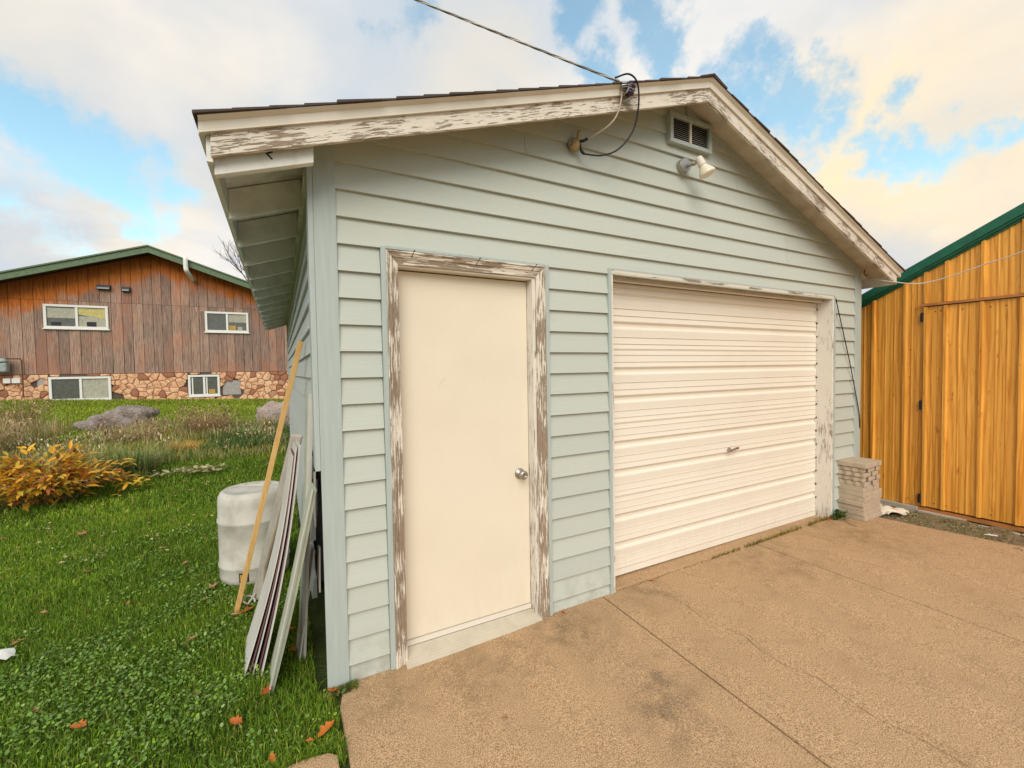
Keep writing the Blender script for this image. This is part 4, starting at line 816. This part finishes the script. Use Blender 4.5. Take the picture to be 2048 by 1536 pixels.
# bare tree
tr = thing('bare_tree', 'leafless pale tree behind the house near the garage eave', 'tree', (-1.0, 32, .5))
m = MB(); mt_ = MB(); rt_ = random.Random(4)
def branch(p, d, ln, r, lv):
    pts = [p]; q = p; dd = d
    for i in range(4): dd = (dd+Vector((rt_.uniform(-.18, .18), rt_.uniform(-.18, .18), rt_.uniform(-.05, .14)))).normalized(); q = q+dd*ln/4; pts.append(q)
    (m if lv > 1 else mt_).tube(pts, [r*(1-.13*i) for i in range(5)], 5 if lv < 2 else 3, cap=False)
    if lv < 6:
        for k in range(2 if lv == 0 else (3 if lv < 5 else 2)):
            sp = pts[rt_.choice((2, 3, 4))]; nd = (dd+Vector((rt_.uniform(-.8, .8), rt_.uniform(-.8, .8), rt_.uniform(-.2, .5)))).normalized(); branch(sp, nd, ln*rt_.uniform(.62, .8), r*.58, lv+1)
        branch(pts[-1], dd, ln*.75, r*.6, lv+1) if lv < 5 else None
branch(Vector((-1.0, 32, .3)), Vector((0, 0, 1)), 3.6, .22, 0)
mt_.build('trunk', 'bark', tr); tag(m.build('crown', 'bark', tr), kind='stuff')

# ------------------------------------------------------------------ vegetation
def raw_mesh(name, co, faces_tri, faces_quad, tint, mat='foliage', loc=(0, 0, 0)):
    me = bpy.data.meshes.new(name); nv = len(co); nq, ntr = len(faces_quad), len(faces_tri)
    me.vertices.add(nv); me.vertices.foreach_set('co', (co-np.array(loc)).astype(np.float32).ravel())
    me.loops.add(nq*4+ntr*3); me.loops.foreach_set('vertex_index', np.concatenate([faces_quad.ravel(), faces_tri.ravel()]).astype(np.int32))
    me.polygons.add(nq+ntr); ls = np.concatenate([np.arange(nq)*4, nq*4+np.arange(ntr)*3]).astype(np.int32); me.polygons.foreach_set('loop_start', ls)
    me.update(calc_edges=True); at = me.attributes.new('tint', 'FLOAT_COLOR', 'POINT')
    at.data.foreach_set('color', np.concatenate([tint, np.ones((nv, 1))], 1).astype(np.float32).ravel()); me.materials.append(M[mat])
    me.polygons.foreach_set('use_smooth', np.ones(nq+ntr, bool)); o = link(bpy.data.objects.new(name, me)); o.location = loc; return o
def GH(x, y): return np.clip((y-3)/15, 0, 1)*(.54-.041*np.clip(x, -12, 4))
def blades(x, y, z, h, wd, col, lean=.5, root=.55):
    n = len(x); a = rng.uniform(0, 2*np.pi, n); b = rng.uniform(0, 2*np.pi, n); ln = np.abs(rng.normal(0, lean, n))
    dx, dy = np.cos(b)*ln, np.sin(b)*ln; wx, wy = np.cos(a)*wd/2, np.sin(a)*wd/2; P = np.zeros((n, 5, 3))
    P[:, 0] = np.stack([x-wx, y-wy, z-.01], 1); P[:, 1] = np.stack([x+wx, y+wy, z-.01], 1)
    P[:, 2] = np.stack([x-wx*.8+dx*h*.35, y-wy*.8+dy*h*.35, z+h*.6], 1); P[:, 3] = np.stack([x+wx*.8+dx*h*.35, y+wy*.8+dy*h*.35, z+h*.6], 1)
    P[:, 4] = np.stack([x+dx*h, y+dy*h, z+h*(1-.25*np.minimum(ln, 1.6))], 1)
    i0 = np.arange(n)*5; q = np.stack([i0, i0+1, i0+3, i0+2], 1); t = np.stack([i0+2, i0+3, i0+4], 1); C = np.repeat(col[:, None, :], 5, 1)
    return P.reshape(-1, 3), t, q, C.reshape(-1, 3)
def merge(parts):
    co, T, Q, C = [], [], [], []; b = 0
    for p, t, q, c in parts: co.append(p); T.append(t+b); Q.append(q+b); C.append(c); b += len(p)
    return np.concatenate(co), np.concatenate(T), np.concatenate(Q), np.concatenate(C)
def patch(x, y, s=1.0, k=0): return (np.sin(x*2.1*s+k)+np.sin(y*1.7*s+1.3+k)+np.sin((x+y)*3.3*s+k*2)+np.sin((x-y*1.4)*5.1*s+.4))/4
def gcol(n, x, y, pal, w_, var=.22):
    pal = np.array(pal); i = rng.choice(len(pal), n, p=np.array(w_)/sum(w_)); c = pal[i]*(1+rng.normal(0, var, (n, 1))); pt = patch(x, y)[:, None]
    return np.clip(c*(1+.22*pt)*np.array([1, 1, 1])+np.maximum(pt, 0)*np.array([.05, .03, 0]), .004, 1)
def lawn_ok(x, y):
    ok = ~((x > -.045) & (y > -.03)); ok &= ~((x > .03) & (y <= 0)); ok &= ~((x > -1.55) & (x < .0) & (y < -.40)); return ok
GP = [(.14, .26, .014), (.20, .34, .02), (.30, .40, .035), (.09, .17, .014), (.46, .43, .11)]
parts = []
def scatter(n, x0, x1, y0, y1): x = rng.uniform(x0, x1, n); y = rng.uniform(y0, y1, n); k = lawn_ok(x, y); return x[k], y[k]
for n, x0, x1, y0, y1, h, wd in ((95000, -2.6, .06, -.42, 1.9, .036, .0034), (70000, -3.6, .0, 1.9, 4.0, .042, .005), (60000, -5.2, .0, 4.0, 7.2, .045, .008), (6000, -1.6, .05, -.48, -.36, .04, .003)):
    x, y = scatter(n, x0, x1, y0, y1); k = x > -2.9-(y-1)*.62 if y0 > -1 else x > -99; x, y = x[k], y[k]; n = len(x)
    hh = h*rng.uniform(.5, 1.5, n)*(1+.35*patch(x, y, 1.6, 2)); parts.append(blades(x, y, GH(x, y)-.02, hh, wd*rng.uniform(.6, 1.3, n), gcol(n, x, y, GP, (4, 4, 2, 3, .7)), .75))
x, y = scatter(75000, -9.8, .3, 8.5, 18); n = len(x); parts.append(blades(x, y, GH(x, y)-.02, .065*rng.uniform(.5, 1.5, n), .018*rng.uniform(.6, 1.3, n), gcol(n, x, y, [(.22, .32, .02), (.30, .40, .03), (.46, .46, .08), (.14, .23, .015)], (4, 4, 2, 1.5)), .6))
tag(raw_mesh('lawn_grass', *merge(parts)), 'short green lawn grass beside the garage', 'grass', kind='stuff')
# round creeping weed leaves among the grass
def discs(x, y, z, r, col, tilt=.5):
    n = len(x); K = 6; P = np.zeros((n, K, 3)); a0 = rng.uniform(0, 6.28, n); tx, ty = rng.normal(0, tilt, n), rng.normal(0, tilt, n)
    for k in range(K): a = a0+k*2*np.pi/K; cx, cy = np.cos(a)*r, np.sin(a)*r*.85; P[:, k] = np.stack([x+cx, y+cy, z+cx*tx+cy*ty], 1)
    i0 = np.arange(n)*K; q = np.concatenate([np.stack([i0, i0+1, i0+2, i0+3], 1), np.stack([i0, i0+3, i0+4, i0+5], 1)]); return P.reshape(-1, 3), np.zeros((0, 3), int), q, np.repeat(col[:, None, :], K, 1).reshape(-1, 3)
parts = []
for n, x0, x1, y0, y1, r in ((30000, -2.4, .05, -.42, 1.6, .0062), (9000, -2.6, -.02, 1.6, 3.2, .009)):
    x, y = scatter(n, x0, x1, y0, y1); k = (patch(x, y, 1.3, 5)+rng.normal(0, .22, len(x))+np.clip(.5-np.abs(x+.5)*.5, 0, .5)) > .52; x, y = x[k], y[k]; n = len(x)
    parts.append(discs(x, y, rng.uniform(.004, .034, n), r*rng.uniform(.6, 1.35, n), gcol(n, x, y, [(.13, .24, .035), (.19, .32, .06), (.29, .38, .13), (.22, .36, .03)], (3, 3, 1.2, 1.5)), .55))
for x0, x1, n in ((.0, .14, 160), (4.66, 4.86, 260)):
    x = rng.uniform(x0, x1, n); y = -.035-rng.uniform(0, .05, n); parts.append(discs(x, y, dz(x)+rng.uniform(.003, .05 if x0 > 1 else .02, n), .008*rng.uniform(.6, 1.4, n), gcol(n, x, y, [(.06, .12, .03), (.10, .15, .03), (.30, .14, .03)], (3, 2, 1)), .7))
tag(raw_mesh('ground_ivy', *merge(parts)), 'round leaved creeping weeds spread through the lawn', 'ground cover', kind='stuff')
# weeds in the joint below the overhead door, and on the soil
parts = []
x = np.concatenate([rng.uniform(2.9, 4.75, 900), rng.uniform(1.9, 3.0, 160)]); n = len(x); dens = patch(x, x*0, 2.5, 1) > -.35; x = x[dens]; n = len(x); y = -.012-rng.uniform(0, .018, n)
parts.append(blades(x, y, dz(x), rng.uniform(.012, .055, n)*np.clip((x-1.9)/2, .3, 1), np.full(n, .004), gcol(n, x, y, [(.14, .17, .03), (.22, .20, .05), (.28, .16, .04)], (3, 2, 2)), .9))
x = rng.uniform(5.12, 5.68, 5000); y = rng.uniform(-1.6, .1, 5000); k = patch(x*3, y*2, 1, 3)+rng.normal(0, .2, 5000) > .42; x, y = x[k], y[k]; n = len(x)
parts.append(blades(x, y, np.full(n, .045), rng.uniform(.008, .030, n), np.full(n, .006), gcol(n, x, y, [(.20, .25, .04), (.36, .30, .12), (.50, .37, .2)], (3, 2, 2)), 1.2))
tag(raw_mesh('joint_weeds', *merge(parts)), 'small weeds along the drive joint and on the soil strip', 'weeds', kind='stuff')
# pebbles and chips on the soil
m = MB()
for k in range(700):
    x = random.uniform(5.13, 5.68); y = random.uniform(-1.7, .2); s_ = random.uniform(.002, .007); z = .050
    m.v += [(x+s_, y, z), (x, y+s_*.8, z), (x-s_, y, z), (x, y-s_*.8, z), (x, y, z+s_*.9), (x, y, z-s_)]; b = len(m.v)-6; m.f += [(b, b+1, b+4), (b+1, b+2, b+4), (b+2, b+3, b+4), (b+3, b, b+4)]
tag(m.build('gravel', 'paving_concrete'), 'small stones scattered on the soil strip below the barn', 'gravel', kind='stuff')
# weedy rough band between the lawns
parts = []
TP = [(.46, .38, .17), (.58, .48, .27), (.34, .31, .10), (.15, .22, .035), (.24, .30, .04), (.42, .21, .07)]
def rough(n, x0, x1, y0, y1, h, wd, pal, w_, lean=.6):
    x = rng.uniform(x0, x1, n); y = rng.uniform(y0, y1, n); k = (patch(x, y, .8, 4)+rng.normal(0, .35, n)) > -.35; x, y = x[k], y[k]; n = len(x)
    parts.append(blades(x, y, GH(x, y)-.02, h*rng.uniform(.35, 1.5, n)*(1+.4*patch(x, y, 1.1, 7)), wd*rng.uniform(.6, 1.4, n), gcol(n, x, y, pal, w_), lean))
rough(24000, -6.4, -.1, 6.6, 9.6, .15, .010, TP, (2, 2, 2, 4, 4, .8)); rough(9000, -6.8, -1.9, 5.6, 8.5, .24, .011, TP, (3, 2, 2, 4, 3, 1)); rough(7000, -7.5, -4.3, 7.6, 11.0, .36, .010, TP, (3, 4, 3, 2, 1, 2), .45)
rough(5000, -3.0, -.2, 8.2, 10.2, .28, .010, TP, (3, 3, 2, 3, 3, 1)); rough(3500, -1.5, -.05, 7.2, 9.5, .22, .014, [(.07, .15, .03), (.10, .18, .04), (.3, .25, .13)], (3, 3, 1), 1.0)
x = rng.uniform(-7.2, -.3, 9000); y = rng.uniform(6.8, 9.6, 9000); k = patch(x, y, 1.1, 9) > .22; x, y = x[k], y[k]; n = len(x)     # seed heads
parts.append(discs(x, y, GH(x, y)+rng.uniform(.08, .28, n), .011*rng.uniform(.5, 1.3, n), gcol(n, x, y, [(.58, .44, .26), (.68, .56, .36), (.48, .30, .16)], (3, 2, 1)), 1.4))
tag(raw_mesh('wild_grass', *merge(parts)), 'rough band of tan dry grass and weeds between the lawn and boulders', 'wild grass', kind='stuff')
# named tussocks
def tussock(name, label, cat, cx, cy, r, h, n, pal, w_, lean, wd=.008, heads=0):
    a = rng.uniform(0, 6.28, n); rr = r*np.sqrt(rng.uniform(0, 1, n))*.55; x = cx+np.cos(a)*rr; y = cy+np.sin(a)*rr; z = GH(x, y)-.02; hh = h*rng.uniform(.5, 1.15, n)
    col = gcol(n, x, y, pal, w_); K = 5; P = np.zeros((n, 2*K+1, 3)); out = rng.uniform(.2, 1.0, n)*lean; ax_, ay_ = np.cos(a+rng.normal(0, .5, n)), np.sin(a+rng.normal(0, .5, n))
    for k in range(K+1):
        t = k/K; ox = ax_*out*hh*t**1.8; oy = ay_*out*hh*t**1.8; oz = hh*(t-.55*t*t*t*np.minimum(out, 1.3)); ww = wd*(1-t*.9)/2
        if k < K: P[:, 2*k] = np.stack([x+ox+ay_*ww, y+oy-ax_*ww, z+oz], 1); P[:, 2*k+1] = np.stack([x+ox-ay_*ww, y+oy+ax_*ww, z+oz], 1)
        else: P[:, 2*K] = np.stack([x+ox, y+oy, z+oz], 1)
    i0 = np.arange(n)*(2*K+1); q = np.concatenate([np.stack([i0+2*k, i0+2*k+1, i0+2*k+3, i0+2*k+2], 1) for k in range(K-1)]); t_ = np.stack([i0+2*K-2, i0+2*K-1, i0+2*K], 1)
    pr = [(P.reshape(-1, 3), t_, q, np.repeat(col[:, None, :], 2*K+1, 1).reshape(-1, 3))]
    if heads:
        s_ = rng.integers(0, n, heads); T = P[s_, 2*K]+rng.normal(0, .02, (heads, 3)); pr.append(discs(T[:, 0], T[:, 1], T[:, 2], .011*rng.uniform(.5, 1.4, heads), gcol(heads, T[:, 0], T[:, 1], [(.40, .26, .15), (.5, .36, .2), (.28, .14, .08)], (3, 2, 1)), 1.5))
    o = raw_mesh(name, *merge(pr), loc=(cx, cy, float(GH(np.array(cx), np.array(cy))))); return tag(o, label, cat)
tussock('grass_clump', 'dark green arching grass clump right of the orange shrub', 'grass clump', -2.22, 6.05, .45, .52, 900, [(.10, .17, .04), (.17, .24, .06), (.34, .33, .14)], (3, 3, 1), 1.1, .012)
tussock('grass_clump', 'bright orange-yellow low grass clump in the rough band', 'grass clump', -1.75, 7.6, .42, .26, 500, [(.62, .35, .06), (.50, .30, .08), (.40, .25, .10)], (3, 2, 1), 1.0, .010)
tussock('dry_bush', 'tall reddish brown dry weed bush in front of the house windows', 'bush', -1.62, 9.2, .55, .70, 700, [(.48, .30, .15), (.36, .20, .10), (.56, .42, .2)], (3, 3, 2), .75, .009, 900)
tussock('dry_bush', 'tan feathery weed bush at the left photo edge', 'bush', -4.75, 8.3, .75, .72, 800, [(.54, .43, .23), (.38, .31, .12), (.22, .27, .07)], (3, 2, 2), .75, .009, 1500)
tussock('dry_bush', 'pale seeded grass tuft in front of the long grey boulder', 'bush', -2.75, 8.6, .45, .58, 500, [(.58, .48, .27), (.44, .36, .15), (.25, .30, .07)], (3, 2, 2), .9, .009, 900)
tussock('grass_clump', 'lush green grass clump near the pinkish boulder', 'grass clump', -.85, 8.4, .40, .36, 600, [(.09, .21, .03), (.13, .26, .04), (.2, .3, .06)], (3, 3, 1), 1.2, .014)
tussock('dry_bush', 'dark upright weed stalks behind the feathery bush on the far left', 'bush', -5.2, 11.2, .6, .75, 300, [(.16, .10, .06), (.12, .12, .04), (.22, .14, .08)], (3, 2, 2), .4, .010, 500)
tussock('grass_clump', 'yellow bladed tuft just below the long grey boulder', 'grass clump', -2.2, 8.9, .16, .34, 60, [(.45, .42, .05), (.35, .36, .05)], (1, 1), .6, .02)
# orange shrub
def leaf_mesh(name, ln, wd, mat, fold=.25):
    m = MB(); k = 5
    for i in range(k+1):
        t = i/k; w_ = wd*math.sin(math.pi*min(1, t**.8))*.5+.0005; zc_ = .12*ln*math.sin(t*2.2)
        m.v += [(-w_, t*ln, zc_+w_*fold), (0, t*ln, zc_), (w_, t*ln, zc_+w_*fold)]
    for i in range(k): m.f += [(3*i, 3*i+1, 3*i+4, 3*i+3), (3*i+1, 3*i+2, 3*i+5, 3*i+4)]
    me = bpy.data.meshes.new(name); me.from_pydata(m.v, [], m.f); me.materials.append(M[mat]); return me
shrub = thing('shrub', 'spreading shrub of long orange and yellow autumn leaves at the left edge', 'shrub', (-2.75, 4.9, .06))
lm = [leaf_mesh('leaf', .15, .042, 'autumn_leaf'), leaf_mesh('leaf', .12, .038, 'autumn_leaf')]; rs = random.Random(12)
stems = MB(); spots = []
for k in range(150):
    a_ = rs.uniform(0, 6.28); rr = rs.uniform(0, .28); bx0, by0 = -2.80+rr*math.cos(a_), 5.0+rr*math.sin(a_)*.8
    reach = rs.uniform(.10, .82); a2 = a_+rs.uniform(-.5, .5); hgt = rs.uniform(.38, .66)*(1.1-.75*reach)
    tip = Vector((bx0+math.cos(a2)*reach*.85, by0+math.sin(a2)*reach*.75, .06+hgt)); p0 = Vector((bx0, by0, .03)); mid = (p0+tip)/2+Vector((0, 0, hgt*.35)); pts = catmull([p0, mid, tip], 4); stems.tube(pts, .004, 4)
    for q in range(14): spots.append((pts[rs.randint(2, 8)]+Vector((rs.gauss(0, .03), rs.gauss(0, .03), rs.gauss(0, .03))), a2))
stems.build('stem', 'twig', shrub)
extra = [(Vector((-1.98+rs.uniform(-.16, .2), 4.95+rs.uniform(-.15, .15), .08+rs.uniform(.02, .20))), rs.uniform(-.6, .9)) for _ in range(30)]
rs.shuffle(spots); spots = extra+spots
co_, Tq, Cq = [], [], []
for idx, (p, a2) in enumerate(spots):
    d = Vector((math.cos(a2+rs.uniform(-1, 1)), math.sin(a2+rs.uniform(-1, 1)), rs.uniform(-.6, .7))).normalized(); qn = d.to_track_quat('Y', 'Z'); mw = Matrix.Translation(p) @ qn.to_matrix().to_4x4() @ Matrix.Rotation(rs.uniform(-.5, .5), 4, 'Y') @ Matrix.Scale(rs.uniform(.6, 1.1), 4)
    if idx < 290:
        o = link(bpy.data.objects.new('leaf', lm[idx % 2])); o.parent = shrub; o.matrix_local = Matrix.Translation(-BASE[shrub.name]) @ mw
    else:
        me = lm[0]; b = len(co_)*0+len(co_); co_ += [tuple(mw @ v.co) for v in me.vertices]; Tq += [tuple(i+b for i in f.vertices) for f in me.polygons]; c_ = rs.choice([(.85, .44, .035), (.70, .36, .03), (.60, .42, .05), (.42, .34, .04), (.38, .13, .03)]); Cq += [c_]*len(me.vertices)
o = raw_mesh('foliage', np.array(co_), np.zeros((0, 3), int), np.array(Tq), np.array(Cq)); tag(o, kind='stuff')
o.data.transform(Matrix.Translation(-BASE[shrub.name])); o.parent = shrub
# cut wilted branches on the grass
wb = thing('cut_branch', 'cut branch with wilted pale leaves lying on the lawn behind the barrel', 'branch', (-1.5, 5.6, .12))
MB().tube(catmull([(-2.15, 5.75, .13), (-1.85, 5.62, .15), (-1.5, 5.7, .17), (-1.2, 5.75, .14)]), .006, 5).build('stem', 'twig', wb)
pm = leaf_mesh('leaf', .15, .05, 'pale_leaf', .5)
for k in range(60):
    t = rs.random(); x = -2.0+.95*t if k < 22 else -1.25+rs.gauss(0, .12); y = 5.66+rs.gauss(0, .07); o = link(bpy.data.objects.new('leaf', pm)); o.parent = wb
    o.location = Vector((x, y, .13+rs.uniform(0, .08)))-BASE[wb.name]; o.rotation_euler = (rs.uniform(-.4, .5), rs.uniform(-.6, .6), rs.uniform(0, 6.28)); o.scale = [rs.uniform(.6, 1.1)]*3
# small leafy weed by the right jamb
wd_ = thing('weed', 'leafy green weed growing between the overhead door jamb and paver stack', 'weed', (4.80, -.06, .06)); gm_ = leaf_mesh('leaf', .085, .034, 'green_leaf')
for k in range(22):
    o = link(bpy.data.objects.new('leaf', gm_)); o.parent = wd_; a_ = rs.uniform(0, 6.28); o.location = (rs.uniform(-.10, .07), rs.uniform(-.05, .03), rs.uniform(0, .05)); o.rotation_euler = (rs.uniform(.1, .9), 0, a_); o.scale = [rs.uniform(.5, 1.1)]*3
MB().tube([(4.80, -.06, .04), (4.81, -.07, .10)], .003, 4).build('stem', 'twig', wd_)
tag(MB().tube([(4.72, -.05, .062), (4.70, -.15, .062), (4.64, -.27, .061)], .003, 5).build('twig', 'twig'), 'dark thin twig lying on the drive left of the paver stack', 'twig')

# fallen leaves
def maple(s_, mat, curl=.2):
    out = [(0, -.42), (.10, -.30), (.42, -.42), (.34, -.18), (.62, -.05), (.40, .08), (.55, .38), (.26, .26), (.16, .44), (.0, .80), (-.16, .44), (-.26, .26), (-.55, .38), (-.40, .08), (-.62, -.05), (-.34, -.18), (-.42, -.42), (-.10, -.30)]
    m = MB(); m.v = [(0, 0, 0)]+[(x*s_, y*s_, curl*s_*(x*x+y*y)) for x, y in out]; n = len(out); m.f = [(0, i+1, (i+1) % n+1) for i in range(n)]; m.tube([(0, -.42*s_, .02*s_), (.05*s_, -.8*s_, 0)], .02*s_, 4)
    me = bpy.data.meshes.new('fallen_leaf'); me.from_pydata(m.v, [], m.f); me.materials.append(M[mat]); return me
def oval(s_, mat, curl=.6):
    m = MB(); k = 7
    for i in range(k+1):
        t = i/k-.5; w_ = .32*s_*abs(math.cos(t*math.pi))**.9*(1+.28*math.sin(t*21))+.001
        for q in (-1, -.5, 0, .5, 1): m.v.append((q*w_, t*s_*1.3, curl*(q*w_)**2/s_*2.2+curl*.4*s_*t*t))
    for i in range(k):
        for q in range(4): m.f.append((5*i+q, 5*i+q+1, 5*i+6+q, 5*i+5+q))
    me = bpy.data.meshes.new('fallen_leaf'); me.from_pydata(m.v, [], m.f); me.materials.append(M[mat]); return me
MEO, MED, OVO, OVD = maple(.09, 'orange_leaf'), maple(.075, 'dry_leaf', .5), oval(.075, 'orange_leaf'), oval(.075, 'dry_leaf')
FL = [(-.415, 1.02, MEO, 1.05, 0, 'large orange maple leaf lying at the foot of the pine stud'), (-.475, 1.0, OVD, .6, 1.2, 'small brown leaf beside the large orange maple leaf'),
      (-.165, .62, OVO, 1.0, 2.0, 'orange curled leaf in the dark gap under the leaning boards'), (-.145, .40, OVO, .55, .4, 'small orange leaf on the grass below the gap by the wall'),
      (-.27, .10, OVO, .75, 2.4, 'orange leaf touching the foot of the pale batten'), (.02, -.055, MEO, .5, .8, 'orange leaf at the base of the garage corner board'),
      (-.03, -.30, OVO, .95, 2.2, 'orange curled leaf on the grass at the path corner'), (-.10, -.33, OVO, .4, 1.0, 'tiny orange leaf left of the one at the path corner'),
      (-.66, 1.52, MED, .95, .4, 'tan maple leaf leaning at the left foot of the barrel'), (-.68, 1.33, OVD, .6, 1.6, 'tan oval leaf just below the tan maple leaf at the barrel'),
      (-.30, 1.22, OVD, .55, 1.2, 'tan leaf at the crushed end of the gutter pipe'), (-.58, .25, OVD, .4, .3, 'pale tiny leaf on the lawn left of the batten foot'),
      (-.39, -.05, OVO, .75, .8, 'orange brown leaf alone on the lawn below the batten foot'), (-.82, -.16, OVD, .95, 2.6, 'pinkish brown leaf standing in grass near the photo bottom'),
      (-.52, -.31, MEO, .75, 1.8, 'orange crumpled leaf at the bottom edge left of the path'), (-.24, -.35, OVO, .5, .2, 'orange leaf tucked against the far path edge'),
      (-1.02, .27, OVO, .85, 1.0, 'rust coloured oval leaf in the middle left lawn'), (-1.24, .50, OVD, .5, .5, 'small tan leaf above the rust oval leaf'),
      (-.68, .82, OVD, .55, 2.0, 'tan leaf left of the large orange maple leaf'), (-1.60, 1.30, OVD, .9, 2.7, 'long reddish tan leaf above the white plastic scrap'),
      (-1.62, 1.68, OVD, .5, 1.2, 'tiny tan leaf by the left photo edge'), (-1.15, 1.55, OVD, .45, .1, 'small brown leaf in the centre of the left lawn'),
      (-.62, 3.9, MED, .8, .4, 'dark brown leaf behind the barrel to the left'), (-.64, 3.0, OVD, .9, 1.2, 'reddish brown oval leaf left of the barrel'),
      (-1.60, 2.35, MED, .7, 2.1, 'pale pink maple leaf in the open lawn'), (-1.28, 2.5, OVD, .6, 2.1, 'tan leaf right of the pale pink maple leaf'),
      (-1.95, 3.45, MED, 1.0, 1.0, 'tan maple leaf below the orange shrub'), (-.92, 2.15, OVD, .5, 2.1, 'small orange brown leaf left of the barrel foot'),
      (-1.78, 2.05, OVD, .5, .9, 'little pale leaf low in the left lawn'), (2.22, -.035, OVO, .45, .9, 'red leaf caught in the joint below the overhead door'),
      (1.42, -.045, OVO, .4, .3, 'small orange leaf against the siding between the doors'), (.70, -.62, OVD, .3, .6, 'tiny dark leaf fragment on the near concrete slab'), (4.64, -.03, MEO, .8, .5, 'red orange leaf at the foot of the right door jamb'),
      (4.72, -.045, MEO, .6, 1.5, 'smaller rust leaf beside the weed at the jamb')]
for i, (x, y, me, s_, rz, lb) in enumerate(FL):
    o = link(bpy.data.objects.new('fallen_leaf', me)); conc = x > .045
    o.location = (x, y, (dz(x)+.004) if conc else gh(x, y)+.022); o.rotation_euler = (rs.uniform(-.25, .35), rs.uniform(-.3, .3), rz); o.scale = (s_, s_, s_); tag(o, lb, 'leaf', 'fallen leaves')
# leaf crumbs and small debris, uncountable
co_, Tq, Cq = [], [], []
for k in range(1700):
    y = 2.5+6*rs.random()**1.2 if k < 500 else rs.uniform(9.5, 17.5); x = -rs.uniform(.1, 2.4+y*.45); s_ = rs.uniform(.010, .028)*(1 if y < 8 else 1.6); a_ = rs.uniform(0, 6.28); z = gh(x, y)+.03; b = len(co_)
    if k > 900: x, y, z, s_ = rs.uniform(5.14, 5.68), rs.uniform(-1.6, .1), .055, rs.uniform(.004, .012)
    ca, sa = math.cos(a_)*s_, math.sin(a_)*s_; co_ += [(x+ca, y+sa, z+rs.uniform(0, .01)), (x-sa*.6, y+ca*.6, z+rs.uniform(0, .015)), (x-ca, y-sa, z), (x+sa*.6, y-ca*.6, z+rs.uniform(0, .015))]
    Tq.append((b, b+1, b+2, b+3)); Cq += [rs.choice([(.45, .28, .12), (.55, .42, .2), (.35, .16, .07), (.6, .5, .25)] if k <= 900 else [(.24, .14, .08), (.36, .24, .14), (.16, .09, .05), (.45, .33, .2)])]*4
tag(raw_mesh('leaf_litter', np.array(co_), np.zeros((0, 3), int), np.array(Tq), np.array(Cq)), 'tiny dry leaf fragments strewn over the lawns', 'leaf litter', kind='stuff')
print('stones', cnt, 'objects', len(bpy.data.objects))
